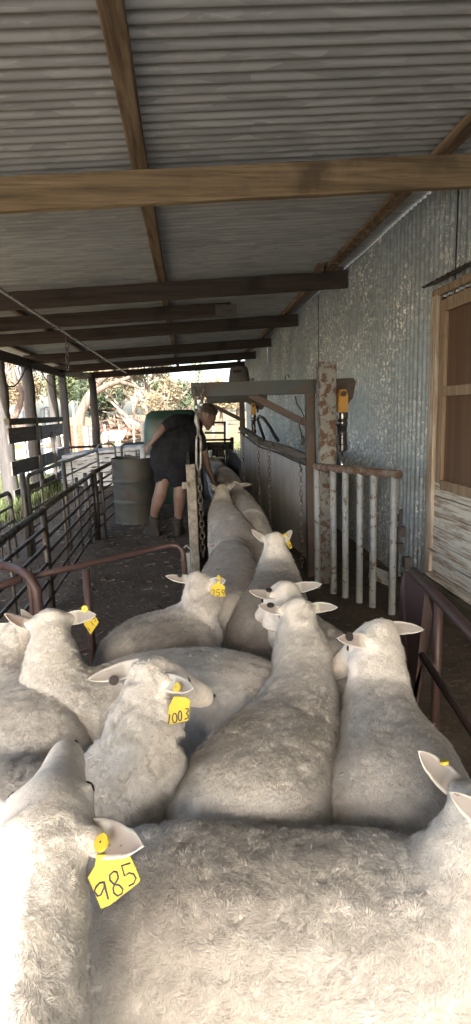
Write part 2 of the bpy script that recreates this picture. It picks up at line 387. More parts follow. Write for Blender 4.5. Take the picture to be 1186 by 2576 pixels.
# left eave beam and posts
m = M(); m.beam((-2.98, Y0, 2.44), (-2.95, 14.3, 2.47), .07, .17, seg=30, jit=.003)
m.build('eave_beam', 'dark_beam_wood', base=(-2.95, 6, 2.4), label='long dark eave beam along the left side on round posts', cat='beam')
m = M(); m.beam((-2.95, 14.32, 2.5), (-2.6, 16.4, 2.53), .06, .15, seg=6, jit=.003)
m.build('eave_beam', 'grey_board', base=(-2.8, 15, 2.4), label='short pale end beam joining the last two left posts', cat='beam')
posts = [(-3, .2, .1, 'round timber post on the left, out beside the camera'), (-2, .0, .1, 'x')]
def rpost(px, py, z, r, label, square=False):
    p = P(px, py, Z=z); m = M(); base = V((p.x, p.y, 0))
    if square: m.beam(base, (p.x, p.y, 2.42), r*2, r*1.6, up=(0, 1, 0), seg=16, jit=.003)
    else:
        pts = [V((p.x+.008*math.sin(i*1.3+px), p.y+.008*math.cos(i*1.7), 2.4*i/14)) for i in range(15)]
        m.tube(pts, [r*(1.12-.16*i/14+random.uniform(-.02, .02)) for i in range(15)], 14)
    m.build('round_post' if not square else 'square_post', 'post_wood', base=base, smooth=not square, label=label, cat='post', group='posts holding the left eave'); return p
p0 = rpost(-6, 912, 2.37, .12, 'round timber post at the far left edge with black hose looped to it')
p1 = rpost(68, 925, 2.38, .105, 'thick dark round post, second from the left edge')
p2 = rpost(128, 943, 2.4, .1, 'slimmer round post just left of the squared post')
p3 = rpost(156, 945, 2.42, .085, 'squared grey timber post between two round posts', True)
p4 = rpost(231, 940, 2.5, .095, 'knotty round post at the far left corner of the roof')
# near posts outside the frame keep the eave up
for yy in (-2.1, 3.2): 
    m = M(); m.tube([(-3.05, yy, 0), (-3.03, yy, 1.2), (-3, yy, 2.38)], [.11, .1, .1], 14); m.build('round_post', 'post_wood', base=(-3.05, yy, 0), smooth=True, label='round eave post beside the entrance of the shed' if yy < 0 else 'round eave post level with the nearest sheep', cat='post', group='posts holding the left eave')

# plank fence along the posts
def plank_fence():
    t = thing('plank_fence', (-2.9, 10, 0), 'grey horizontal plank fence between the round posts on the left', 'fence')
    segs = [(p0, p1), (p1, p2)]
    z0 = [(1.34, 1.45, .08), (1.03, 1.29, .03), (.5, .74, .03), (.08, .26, .03)]
    for a, b in segs:
        for k2, (za, zb, th) in enumerate(z0):
            dx = .14; m = M(); m.beam((a.x+dx, a.y-.3, (za+zb)/2), (b.x+dx, b.y+.05, (za+zb)/2+.01*(k2 % 2)), th, zb-za, seg=6, jit=.003)
            m.build('board', 'mossy_timber' if k2 == 0 else 'board_wood' if a is p0 else 'grey_board', t)
plank_fence()
m = M(); a = V((p0.x-.1, p0.y-.05, 2.32)); b = V((p1.x+.0, p1.y-.12, 2.36)); pts = [a.lerp(b, i/14) - V((0, 0, .34*math.sin(math.pi*i/14)**.9)) for i in range(15)]
m.tube(pts, .014, 8)
m.build('hose', 'rubber', base=a, smooth=True, label='black hose hanging in a loop under the eave at the far left', cat='hose')
m = M(); a = V((p1.x+.15, p1.y+.4, 2.36)); b = V((p3.x-.02, p3.y-.1, 2.3)); pts = [a.lerp(b, i/12) - V((0, 0, .22*math.sin(math.pi*i/12))) for i in range(13)]
m.tube(pts, .011, 8); m.build('hose', 'rubber', base=a, smooth=True, label='thin black hose sagging between the thick post and the squared post', cat='hose')

# steel rod slung under the rafters, chain and wire
m = M(); a = P(-60, 690, Z=2.3); b = P(315, 937, Z=2.42); m.beam(a, b, .022, .012); m.beam(a+V((.03, 0, -.012)), b+V((.03, 0, -.012)), .014, .014)
m.build('steel_rail', 'galv_rod', base=a, label='long thin steel rail slung under the rafters on the left', cat='rail')
t = thing('hanging_chain', P(170, 862, Y=8.6), 'short rusty chain hanging from a rafter beside the steel rail', 'chain')
m = M(); m.chain(P(168, 850, Y=8.58), P(171, 930, Y=8.58), .085, .045, .009); m.build('links', 'chain_steel', t)
m = M(); c0 = P(171, 928, Y=8.58); m.tube([c0 + V((x, 0, z)) for x, z in ((0, 0), (-.04, -.06), (-.05, -.14), (0, -.19), (.06, -.14), (.05, -.02), (.03, .1))], .004, 6)
m.tube([c0 + V((x, 0, z)) for x, z in ((.01, 0), (.0, -.12), (.02, -.28), (.035, -.2), (.03, -.05))], .003, 6); m.build('wire', 'dark_steel', t)

# ------------------------------------------------------------------ door
t = thing('door', (WX, 3.3, dz0), 'weathered shed door with brown ply panels above faded white boards', 'door')
D0, D1 = 2.80, 3.80   # along Y
m = M(); m.beam((WX-.02, D1+.055, .12), (WX-.02, D1+.055, 2.17), .1, .035, up=(1, 0, 0), seg=20, jit=.0015); m.build('jamb', 'painted_jamb', t)
m = M(); m.beam((WX-.02, D0-.05, .12), (WX-.02, D0-.05, 2.17), .09, .035, up=(1, 0, 0), seg=20, jit=.0015); m.build('jamb', 'painted_jamb', t)
m = M(); m.beam((WX-.005, D0-.1, 2.19), (WX-.005, D1+.1, 2.19), .05, .05, seg=4, jit=.001); m.build('lintel', 'frame_wood', t)
lf = M(); X = WX+.0
for y0, y1 in ((D0, D0+.075), (D1-.085, D1-.005)): lf.beam((X, (y0+y1)/2, .9), (X, (y0+y1)/2, 2.13), y1-y0, .03, up=(1, 0, 0), seg=12, jit=.001)
leaf = lf.build('leaf_stile', 'frame_wood', t)
m = M()
for z0, z1 in ((2.05, 2.135), (1.5, 1.565), (.86, .93)): m.beam((X-.002, D0+.076, (z0+z1)/2), (X-.002, D1-.087, (z0+z1)/2), .03, z1-z0, seg=8, jit=.001)
m.build('leaf_rail', 'frame_wood', t)
m = M(); m.box((X+.012, (D0+D1)/2, 1.46), (.008, D1-D0-.1, 1.25)); m.build('ply_panel', 'door_ply', t)
m = M(); z = .26
for i, hh in enumerate((.1, .115, .11, .11, .115, .1)):
    m.beam((X-.006+.002*(i % 2), D0, z+hh/2), (X-.006+.002*(i % 2), D1-.003, z+hh/2), .022, hh-.006, seg=14, jit=.0012, cham=.1); z += hh
m.build('weatherboards', 'painted_board', t)
m = M(); m.beam((X-.035, D0-.1, .41), (X-.035, D1+.01, .41), .025, .022, seg=6, jit=.001); m.build('ledge', 'painted_board', t)
m = M(); m.beam((X-.03, D0-.1, .235), (X-.03, D1-.0, .235), .07, .025, seg=6, jit=.001); m.build('sill', 'painted_board', t)
m = M(); vs = []; n = 60
for i in range(n+1):
    y = D0-.2 + (D1+.3-D0)*i/n; z = 2.235 + .009*math.sin(2*math.pi*y/.076)
    vs += [(WX-.005, y, z+.03), (WX-.11, y, z)]
m.add(vs, [(i*2, i*2+2, i*2+3, i*2+1) for i in range(n)]); m.add([(v.x, v.y, v.z-.004) for v in m.v[:]], m.f[:])
m.build('door_hood', 'flashing_iron', base=(WX, 3.3, 2.2), smooth=True, label='small corrugated rain hood above the shed door', cat='flashing')
m = M(); m.beam((WX-.03, 1.0, .06), (WX-.03, D1+.1, .08), .09, .26, seg=30, jit=.008)
m.build('sill_beam', 'mossy_timber', base=(WX, 3, 0), label='mossy rotting timber beam under the shed door', cat='beam')
# ------------------------------------------------------------------ race: lift frames
def lift_frame(Yf, xp, xl, zb, label, full=True, matb='blue_steel'):
    t = thing('lift_frame', (xp, Yf, 0), label, 'frame', 'steel frames over the sheep race')
    m = M(); m.beam((xp, Yf, 0), (xp, Yf, zb-.055), .075, .075, up=(0, 1, 0), cham=.08); m.build('upright', 'brown_steel', t)
    m = M(); m.beam((xl, Yf, zb), (xp+.06, Yf, zb), .07, .115, cham=.05, seg=12, jit=.001); m.build('crossbeam', matb, t)
    m = M(); m.beam((xp-.03, Yf, zb-.3), (xp-.5, Yf, zb-.05), .05, .055, cham=.05); m.build('brace', 'brown_steel', t)
    # bracket and pneumatic cylinder right of the upright
    m = M(); m.loft([[V((x, Yf+d, z)) for x, z in ((xp+.06, zb+.055), (xp+.36, zb+.06), (xp+.385, zb+.03), (xp+.36, zb-.1), (xp+.3, zb-.17), (xp+.235, zb-.17), (xp+.06, zb-.05))] for d in (-.012, .012)])
    m.build('bracket', 'brown_steel', t)
    return t
def cylinder(x, y, z, s, label):
    t = thing('pneumatic_cylinder', (x, y, z), label, 'cylinder', 'pneumatic cylinders beside the race')
    m = M(); m.loft([[V((x, y, z)) + V((a*s, d*s, b*s)) for a, b in ((-.032, .0), (-.034, -.12), (.034, -.12), (.036, .0), (.022, .04), (-.018, .04))] for d in (-.03, .03)]); cl = m.build('clevis', 'yellow_clevis', t)
    m = M(); m.tube([(x, y-.05*s, z+.01*s), (x, y+.04*s, z+.01*s)], .019*s, 12); m.build('pin', 'brown_steel', cl, smooth='auto')
    m = M(); pr = [(.0, -.12), (.034, -.12), (.036, -.135), (.036, -.165), (.028, -.17), (.033, -.18), (.033, -.215), (.027, -.225), (.027, -.28), (.031, -.285), (.031, -.3), (.027, -.305), (.027, -.345), (.034, -.35), (.034, -.39), (.02, -.4), (.0, -.4)]
    m.lathe((x, y, z), [(r*s*1.2+1e-4, zz*s) for r, zz in pr], 18)
    for a in range(4):
        an = R(45+90*a); m.tube([(x+.036*s*math.cos(an), y+.036*s*math.sin(an), z-.13*s), (x+.036*s*math.cos(an), y+.036*s*math.sin(an), z-.39*s)], .004*s, 6)
    m.build('barrel', 'cylinder_alloy', t, smooth='auto')
    m = M(); m.tube([(x, y, z-.4*s), (x, y, z-.62*s)], .009*s, 10); m.build('rod', 'chrome', t, smooth=True)
YF, YB = 4.62, 8.35
lift_frame(YF, 1.02, .045, 1.625, 'near steel lift frame with a long crossbeam over the sheep race')
lift_frame(YB, .82, .3, 1.625, 'far steel lift frame behind the race panel, partly hidden by the near crossbeam')
q = P(861, 985, Y=YF-.05); cylinder(q.x, q.y, q.z-.03, 1.15, 'near air cylinder with yellow clevis hanging beside the rusty square post')
q = P(637, 1022, Y=YB-.04); cylinder(q.x, q.y, q.z, 1.0, 'far small air cylinder with yellow clevis behind the race panel')
# hooks on near beam
m = M(); a = P(722, 966, Y=YF); m.tube([a+V((x, -.02, z)) for x, z in ((.02, -.03), (-.01, .02), (-.015, .06), (.01, .075), (.015, .05))], .005, 6)
m.tube([a+V((x, -.05, z)) for x, z in ((.06, -.1), (.07, -.16), (.11, -.22), (.13, -.27), (.1, -.3), (.09, -.34), (.11, -.42))], .006, 6); m.tube([a+V((x, -.05, z)) for x, z in ((.11, -.42), (.12, -.46), (.11, -.5))], .014, 8)
m.build('hook', 'dark_steel', base=a, smooth=True, label='bent wire hook dangling from the near crossbeam', cat='hook')
m = M(); a = P(648, 1010, Y=YB); m.tube([a, a-V((0, 0, .1))], .004, 6); m.tube([a-V((0, 0, .07)), a-V((0, 0, .16))], .015, 8); m.build('weight', 'dark_steel', base=a, smooth=True, label='small dark weight on a string under the far crossbeam', cat='weight')
# rusty square post
m = M(); a = P(822, 1170, Y=4.42); m.beam((a.x, 4.42, 0), (a.x, 4.42, 1.80), .135, .13, up=(0, 1, 0), seg=2, cham=.06)
m.build('square_steel_post', 'rusty_post', base=(a.x, 4.42, 0), label='tall square steel post with peeling grey paint and rust', cat='post')
SPX = a.x
# six bar pipe gate
t = thing('bar_gate', (1.1, 4.0, 0), 'six bar grey pipe gate with rusty top rail beside the square post', 'gate')
g0 = P(793, 1174, Z=1.0); g1 = P(1006, 1194, Z=1.0)
m = M(); m.tube([g0, g1], .029, 14); m.build('top_rail', 'rusty_top_pipe', t, smooth='auto')
for tx in (797, 839, 870, 906, 941, 992):
    f_ = (tx-793)/(1006-793); 
    q = P(tx, 1176+18*f_, Z=.98); q = min((g0.lerp(g1, i/200) for i in range(201)), key=lambda w: abs((q-CAM).normalized().cross((w-CAM).normalized()).length))
    m = M(); m.tube([(q.x, q.y, .02), (q.x, q.y, .985)], .0245, 14); m.build('bar', 'white_pipe', t, smooth='auto')
m = M(); m.beam(g0.lerp(g1, .7)+V((0, .02, -.72)), g0.lerp(g1, .93)+V((0, .02, -.74)), .01, .1); m.build('plate', 'rusty_post', t)

# right race panel, hung with chains
pa = P(605, 1082, Y=8.25); pb = P(776, 1157, Y=4.7)
t = thing('race_wall', ((pa.x+pb.x)/2, 6.4, 0), 'tall grey brown side panel of the race hung with chains', 'panel')
n = 14; rows = []
for i in range(n+1):
    p = pa.lerp(pb, i/n); rows.append([V((p.x, p.y, .12)), V((p.x+.02, p.y, .12)), V((p.x+.02, p.y, p.z-.05)), V((p.x, p.y, p.z-.05))])
m = M(); m.loft(rows); m.build('sheet', 'ply_panel', t)
m = M(); rail = []
for i in range(n+1):
    p = pa.lerp(pb, i/n); p = p + V((.015, 0, .012*math.sin(i*.8) - .045*math.sin(math.pi*i/n) + .02)); rail.append(p)
rings = []
for p in rail:
    rings.append([p+V((.045*math.cos(2*math.pi*k2/12), 0, .04*math.sin(2*math.pi*k2/12))) for k2 in range(12)])
m.loft(rings); m.build('top_rail', 'board_wood', t, smooth='auto')
m = M(); m.tube([p+V((-.045, 0, -.05)) for p in rail], .007, 6); m.build('rod', 'dark_steel', t)
def pchain(px, py, px2, py2, f_, label):
    p = rail[int(f_*n)] + V((-.055, 0, 0)); t2 = thing('chain', p, label, 'chain', 'chains hanging on the right race panel')
    y = P(px, py, X=p.x-.02); a = V((p.x-.02, y.y, y.z)); m = M()
    m.tube([a+V((.06, 0, -.02)), a+V((.03, 0, .035)), a+V((0, 0, .04)), a+V((-.012, 0, .02)), a+V((-.005, 0, -.03)), a+V((.01, 0, -.06))], .007, 6); m.build('hook', 'dark_steel', t2, smooth=True)
    b = P(px2, py2, X=a.x); m = M(); m.chain(a-V((0, 0, .03)), V((a.x, a.y, b.z)), .052, .026, .0052); m.build('links', 'chain_steel', t2)
pchain(611, 1085, 608, 1250, 0, 'farthest chain on the race panel, at its far end')
pchain(650, 1108, 644, 1290, 4/14, 'second chain from the far end of the race panel')
pchain(677, 1120, 675, 1345, 7/14, 'third chain on the race panel, hanging beside the sheep with alert ears')
pchain(757, 1165, 755, 1420, 13/14, 'nearest chain on the race panel, close to the rusty post')
m = M(); p = rail[0]
m.beam((pb.x+.02, 4.68, 0), (pb.x+.02, 4.68, pb.z-.03), .06, .05, up=(0, 1, 0)); m.build('panel_post', 'brown_steel', base=(pb.x, 4.68, 0), label='narrow steel post at the near end of the chained panel', cat='post')
# curved black hose handle above panel
m = M(); q = [P(x, y, X=1.12) for x, y in ((665, 1103), (655, 1075), (648, 1055), (653, 1047), (664, 1052), (680, 1075), (692, 1097), (700, 1108))]
m.tube(q, .022, 10); m.build('hose_hoop', 'rubber', base=q[0], smooth=True, label='curved black rubber hoop behind the race panel', cat='hoop')

# left race board seen end on with bracket
t = thing('race_board', (.06, 6.2, 0), 'grey timber side board of the race seen end on beside the man', 'board')
zt_ = P(480, 1168, Y=4.5).z; xx = P(484, 1260, Y=4.5).x
m = M(); m.beam((xx, 4.5, .05), (xx, 4.5, zt_), .075, .05, up=(0, 1, 0), seg=10, jit=.002); m.build('end_post', 'grey_board', t)
m = M(); m.box((xx-.02, 6.3, zt_/2), (.03, 3.5, zt_-.06)); m.build('boarding', 'board_wood', t)
m = M(); m.box((xx-.05, 4.46, P(470, 1219, Y=4.5).z), (.05, .04, .05)); m.build('bracket', 'grey_board', t)
# lifting chain with turnbuckle
q = P(500, 1008, Y=YF-.06)
t = thing('lifting_chain', q, 'long lifting chain with steel turnbuckle hanging from the near crossbeam', 'chain')
m = M(); m.box((q.x, q.y+.02, q.z+.02), (.09, .1, .025)); m.chain(q+V((-.03, 0, .1)), P(496, 1045, Y=YF-.06), .05, .03, .007); m.chain(q+V((.05, 0, .1)), P(501, 1050, Y=YF-.06), .05, .03, .007); m.build('shackle', 'chain_steel', t)
ya = YF-.06
m = M(); m.tube([P(*c_, Y=ya) for c_ in ((496, 1040), (495, 1060), (499, 1075), (500, 1095))], [.016, .02, .014, .012], 8)
for dx in (-5, 6): m.tube([P(x, y, Y=ya) for x, y in ((500, 1090), (500+dx*.8, 1100), (500+dx, 1115), (500+dx, 1165), (500+dx*.7, 1178), (501, 1186))], .010, 8)
m.tube([P(501, 1184, Y=ya), P(502, 1212, Y=ya)], .012, 8); m.build('turnbuckle', 'galv_rod', t, smooth=True)
m = M(); a = P(503, 1205, Y=ya); b = P(504, 1400, Y=ya); m.chain(a, V((a.x, a.y, b.z)), .062, .036, .0075); m.build('links', 'chain_steel', t)
# loudspeaker on the far frame
q = V((.8, YB+.02, 1.69)); t = thing('loudspeaker', q, 'dark grey plastic loudspeaker with carry handle standing on the far frame', 'loudspeaker')
def srect(c, hx, hy, z, pw=4, n=24):
    return [V((c.x+hx*math.copysign(abs(math.cos(a))**(2/pw), math.cos(a)), c.y+hy*math.copysign(abs(math.sin(a))**(2/pw), math.sin(a)), z)) for a in [2*math.pi*i/n for i in range(n)]]
m = M(); q0 = P(603, 968, Y=YB); c_ = V((q0.x, YB+.02, 0)); zz = 1.69
m.loft([srect(c_, hx, .12, zz+h_) for hx, h_ in ((.14, 0), (.155, .02), (.155, .18), (.14, .3), (.13, .36), (.115, .385), (.08, .395))]); b_ = m.build('cabinet', 'speaker_plastic', t, smooth='auto')
m = M(); m.box((q0.x-.04, YB-.103, zz+.31), (.12, .012, .035)); m.tube([(q0.x-.1, YB-.112, zz+.33), (q0.x+.02, YB-.118, zz+.33)], .008, 6); m.build('handle', 'rubber', b_)
m = M(); m.box((WX-.1, 14, 2.2), (.1, .06, .05)); m.tube([(WX-.1, 14, 2.2), (WX-.12, 13.95, 2.1), (WX-.12, 13.95, 1.9)], .03, 8)
m.build('wall_lamp', 'pale_post', base=(WX-.1, 14, 2), label='small pale fitting on the far end of the wall behind the loudspeaker', cat='lamp')

# ------------------------------------------------------------------ far race / head bail
t = thing('head_bail', (.3, 10.5, 0), 'dark steel head bail and rails at the far end of the race', 'gate')
def rect(m, x0, y0, x1, y1, Y, r=.02):
    a, b = P(x0, y0, Y=Y), P(x1, y1, Y=Y); m.tube([a, b], r, 8)
m = M()
for ln in ((515, 1063, 566, 1063), (515, 1089, 566, 1089), (512, 1107, 584, 1106), (566, 1060, 566, 1112)): rect(m, *ln, 10.6, .02)
rect(m, 584, 1100, 584, 1140, 10.6, .035); m.build('rear_rails', 'dark_steel', t, smooth=True)
m = M()
for ln, r_ in (((512, 1119, 574, 1118), .045), ((512, 1129, 572, 1128), .03), ((575, 1112, 577, 1200), .05), ((520, 1119, 521, 1190), .03), ((537, 1119, 539, 1195), .03), ((560, 1122, 570, 1200), .02), ((546, 1122, 552, 1190), .02)): rect(m, *ln, 9.6, r_)
m.build('bail_frame', 'dark_steel', t, smooth=True)
m = M(); a = P(540, 1130, Y=9.65); b = P(563, 1175, Y=9.65); m.box(((a.x+b.x)/2, 9.65, (a.z+b.z)/2-.1), (b.x-a.x, .02, a.z-b.z+.2)); m.build('baffle', 'brown_steel', t)
a = P(576, 1130, Y=9.5); b = P(602, 1160, Y=8.5)
m = M(); m.loft([[V((p.x, p.y, .1)), V((p.x+.03, p.y, .1)), V((p.x+.03, p.y, z)), V((p.x, p.y, z))] for p, z in ((a, a.z), (a.lerp(b, .5), a.z*.5+b.z*.5+.03), (b, b.z))]); m.build('side_sheet', 'dark_steel', t)
m = M(); a = P(556, 1240, Y=9.0)
# ------------------------------------------------------------------ yard panels (pipe rail)
def yard_panel(a, b, ztop, nr, label, mat='fence_steel', r=.0165, corner=False, zlow=.12, stays=(.33, .66), group='pipe yard panels on the left', supr=.016):
    a, b = V(a), V(b); t = thing('pipe_fence', (a+b)/2, label, 'fence', group)
    d = (b-a).normalized(); up = V((0, 0, 1)); m = M()
    if corner:
        cr_ = .09; pts = [a + up*.03] + [a+up*(ztop-cr_)] + arc(a+up*(ztop-cr_)+d*cr_, cr_, 180, 90, d, up)[1:] + arc(b+up*(ztop-cr_)-d*cr_, cr_, 90, 0, d, up) + [b+up*.03]
        m.tube(pts, r*1.2, 10)
    else:
        m.tube([a+up*ztop, b+up*ztop], r*1.45, 10); m.tube([a+up*.02, a+up*(ztop)], r*1.2, 10); m.tube([b+up*.02, b+up*ztop], r*1.2, 10)
    m.build('frame', mat, t, smooth=True)
    for i in range(nr):
        z = zlow + (ztop-zlow)*i/nr; m = M(); m.tube([a+up*z, b+up*z], r*.8, 8); m.build('rail', mat, t, smooth=True)
    for s_ in stays:
        p = a.lerp(b, s_); m = M(); m.tube([p+up*zlow, p+up*ztop], supr*.7, 8); m.build('stay', mat, t, smooth=True)
    return t
yard_panel((-1.07, 1.7, 0), (-1.08, 4.1, 0), .78, 5, 'nearest long pipe panel of the left pen, running out of the picture')
yard_panel((-1.08, 4.14, 0), (-1.12, 6.45, 0), .79, 6, 'second pipe panel of the left pen, ending at the steel posts', stays=(.3, .6, .85))
yard_panel((-1.12, 6.6, 0), (-1.02, 8.7, 0), .8, 5, 'short far panel behind the posts beside the drum', stays=(.7,))
yard_panel((-1.78, 2.9, 0), (-1.82, 5.75, 0), .72, 4, 'round cornered pipe panel behind the long panel at the left edge', 'grey_pipe', .018, True, stays=(.5, .85))
yard_panel((-1.68, 5.9, 0), (-1.58, 9.9, 0), .86, 4, 'pale round cornered pipe panel sloping up toward the corner post', 'grey_pipe', .018, True, stays=(.12, .5))
yard_panel((-1.6, 10.0, 0), (-1.3, 10.1, 0), .95, 5, 'narrow pale pipe gate end standing at the corner post', 'grey_pipe', .014, True, stays=())
yard_panel((-1.2, 10.2, 0), (-.45, 10.4, 0), .93, 3, 'dark round cornered panel standing behind the drum', 'dark_steel', .018, True, stays=(.8,))
yard_panel((-3.6, 13, 0), (-2.0, 13.2, 0), .75, 2, 'low dark panel outside beyond the squared post', 'dark_steel', .02, stays=(.2,))
for x, y, z, r_, lb in ((-1.1, 6.5, .84, .03, 'stout steel gate post where the left panels meet'), (-1.17, 6.35, .82, .022, 'thin steel post just left of the stout gate post'), (-1.22, 6.1, .8, .018, 'slim rusty stake against the left panels'), (-1.3, 5.9, 1.0, .022, 'dark upright tube rising above the left panels'), (-1.02, 6.55, .8, .016, 'thin bent stake right of the stout gate post'), (-1.7, 5.82, .9, .03, 'dark post between the two round cornered panels')):
    m = M(); m.tube([(x, y, 0), (x+random.uniform(-.01, .01), y, z*.5), (x, y, z)], r_, 10); m.build('steel_post', 'fence_steel', base=(x, y, 0), smooth=True, label=lb, cat='post', group='steel posts of the left pen')

# maroon pipe gate, front
g = [P(75, 1452, Z=.72), P(200, 1424, Z=.72), P(330, 1394, Z=.72), P(425, 1371, Z=.72), P(448, 1373, Z=.715), P(460, 1385, Z=.69)]
g.append(V((g[-1].x+.005, g[-1].y, .62))); g.append(V((g[-1].x, g[-1].y, .05)))
t = thing('maroon_gate', V((g[2].x, g[2].y, 0)), 'long maroon pipe gate lying across the pen in front of the man', 'gate')
m = M(); m.tube([V((g[0].x, g[0].y, .05))] + [V((g[0].x, g[0].y, .7))] + g, .0155, 12); m.build('frame', 'maroon_paint', t, smooth=True)
a = P(222, 1440, Z=.68); q = g[1]
m = M(); m.tube([(g[1].x+.03, g[1].y, .05), (g[1].x+.03, g[1].y, .7)], .019, 10); m.build('stay', 'maroon_paint', t, smooth=True)
m = M(); m.tube([(g[0].x, g[0].y, .3), (g[6].x, g[6].y, .27)], .013, 10); m.build('rail', 'maroon_paint', t, smooth=True)
t = thing('maroon_hoop', P(60, 1440, Z=0), 'thick maroon pipe hoop at the left edge in front of the long gate', 'gate')
h_ = [P(x, y, Z=.74) for x, y in ((-90, 1440), (-20, 1422), (20, 1424), (52, 1434), (74, 1450))]; h_.append(V((h_[-1].x+.03, h_[-1].y-.01, .68))); h_.append(V((h_[-1].x+.005, h_[-1].y, .05)))
m = M(); m.tube(h_, .022, 12); m.build('hoop_pipe', 'maroon_paint', t, smooth=True)
m = M(); m.tube([P(-60, 1505, Z=.66), P(-10, 1478, Z=.68), P(55, 1455, Z=.71)], .019, 10); m.build('lower_pipe', 'maroon_paint', t, smooth=True)
m = M(); a = P(470, 1385, Y=g[6].y+.02); m.tube([a+V((-.03, 0, -.06)), a+V((-.03, 0, .0)), a+V((0, 0, .03)), a+V((.03, 0, 0)), a+V((.03, 0, -.06))], .006, 6); m.box(a+V((.0, 0, -.09)), (.035, .03, .16))
m.build('gate_latch', 'white_pipe', base=a, label='small pale latch bracket at the end of the maroon gate', cat='latch')

# right maroon sheet and rails
t = thing('maroon_barrier', (1.0, 2.5, 0), 'dark maroon steel sheet with pipe rail below the shed door', 'barrier')
zt2 = .7; A = P(1036, 1432, Z=zt2); B = P(1186, 1592, Z=zt2); d = (B-A).normalized(); E_ = B + d*.9
m = M(); m.tube([A+V((0, 0, -.03)), A+d*.04, A.lerp(B, .5), B, E_], .022, 12); m.build('top_rail', 'maroon_paint', t, smooth=True)
Am = A + d*(.27); sh = [A+V((-.035, .01, -.07)), A+V((-.02, .01, -.01)), A+d*.03+V((0, .01, .0)), Am+V((0, .01, -.02)), Am+V((.02, 0, -.12)), Am+V((0, 0, -.3)), Am+V((-.04, 0, -.45)), Am+V((-.05, 0, -.66)), A+V((-.06, .01, -.68))]
nrm = (A-CAM); 
m = M(); m.loft([[p_ + V((o_, 0, 0)) for p_ in sh] for o_ in (-.012, 0)]); m.build('sheet', 'maroon_paint', t)
m = M(); q = A.lerp(B, .5); m.tube([(q.x+.01, q.y, .02), (q.x+.01, q.y, zt2-.01)], .018, 10); m.build('stay', 'maroon_paint', t, smooth=True)
m = M(); m.tube([Am+V((-.02, 0, -.3)), B+V((.0, 0, -.33)), E_+V((0, 0, -.33))], .015, 10); m.build('lower_rail', 'maroon_paint', t, smooth=True)
m = M()
for i in range(5): m.box((1.52+.03*(i % 2), 4.0-.06*i, .62-.1*i), (.05, .05, .06+.02*(i % 2)))
m.tube([(1.53, 4.0, .02), (1.53, 3.9, .7)], .012, 8); m.build('latch_bar', 'dark_steel', base=(1.53, 4, 0), label='notched dark steel latch bar at the foot of the iron wall', cat='latch')
# ------------------------------------------------------------------ drum
q = P(341, 1322, Z=0); dc = V((q.x, q.y+.27, 0)); t = thing('steel_drum', dc, 'dull green grey steel drum standing beside the man', 'drum')
pr = [(.001, 0), (.275, 0), (.289, .012), (.283, .03)]
for i in range(1, 44):
    z = .03+.82*i/44; r_ = .283
    for zc in (.3, .58): r_ += .012*math.exp(-((z-zc)/.014)**2)
    r_ += .0015*math.sin(z*90) if .33 < z < .55 else 0
    pr.append((r_, z))
pr += [(.289, .86), (.291, .875), (.283, .88), (.276, .87), (.274, .6), (.27, .03), (.001, .03)]
m = M(); m.lathe(dc, pr, 48)
for v in m.v:
    dd = v-dc; k2 = noise.noise(V((dd.x*3, dd.y*3, dd.z*4)))*.012
    if .05 < dd.z < .83: v.x += dd.x*k2*2.5; v.y += dd.y*k2*2.5
m.build('shell', 'drum_steel', t, smooth='auto')
q = dc+V((.0, 0, .88)); m = M()
m.tube([q+V((-.15, .05, -.3)), q+V((-.1, 0, .05))], .012, 6); m.tube([q+V((.02, .05, -.3)), q+V((.05, 0, .09))], .01, 6); m.tube([q+V((.06, .05, -.3)), q+V((.09, 0, .1))], .009, 6)
m.build('iron_bars', 'dark_steel', base=q, label='bits of iron bar poking out of the drum', cat='scrap iron', group='scrap in the drum')
m = M(); m.tube([q+V((.13, .02, -.5)), q+V((.14, -.02, .14))], .04, 12); m.build('pale_pipe', 'sheet_white', base=q+V((.13, 0, 0)), smooth=True, label='pale plastic pipe standing in the drum', cat='pipe')
m = M(); m.ball(q+V((.235, .03, -.03)), (.11, .08, .06), 12, 8); m.tube([q+V((.24, .0, 0)), q+V((.29, -.02, .1))], .014, 6); m.build('bucket_lid', 'sheet_white', base=q+V((.2, 0, 0)), smooth=True, label='small pale blue container on the drum rim next to the man', cat='container')
# green tank
q = P(430, 1150, Y=8.9); t = thing('green_tank', (q.x, 9.3, 0), 'large dark green moulded plastic tank behind the bending man', 'tank')
x0 = P(362, 1150, Y=8.9).x; x1 = P(512, 1150, Y=8.9).x; zt3 = P(430, 1032, Y=8.9).z; cc = V(((x0+x1)/2, 9.3, 0)); hx = (x1-x0)/2
m = M(); m.loft([srect(cc, hx*s_, .4*s_, z, 5, 48) for s_, z in ((.97, .0), (1, .03), (1, zt3*.55), (.985, zt3*.78), (.94, zt3*.9), (.86, zt3*.965), (.7, zt3), (.3, zt3+.005))]); m.build('shell', 'green_plastic', t, smooth=True)
m = M()
for s_ in (-.45, 0, .45): m.loft([[V((cc.x+s_*hx*2*.4+a, 8.905-b_, z)) for a, b_ in ((-.03, 0), (-.018, .018), (.018, .018), (.03, 0))] for z in (.05, zt3*.6, zt3*.85)])
m.build('ribs', 'green_plastic', t, smooth='auto')
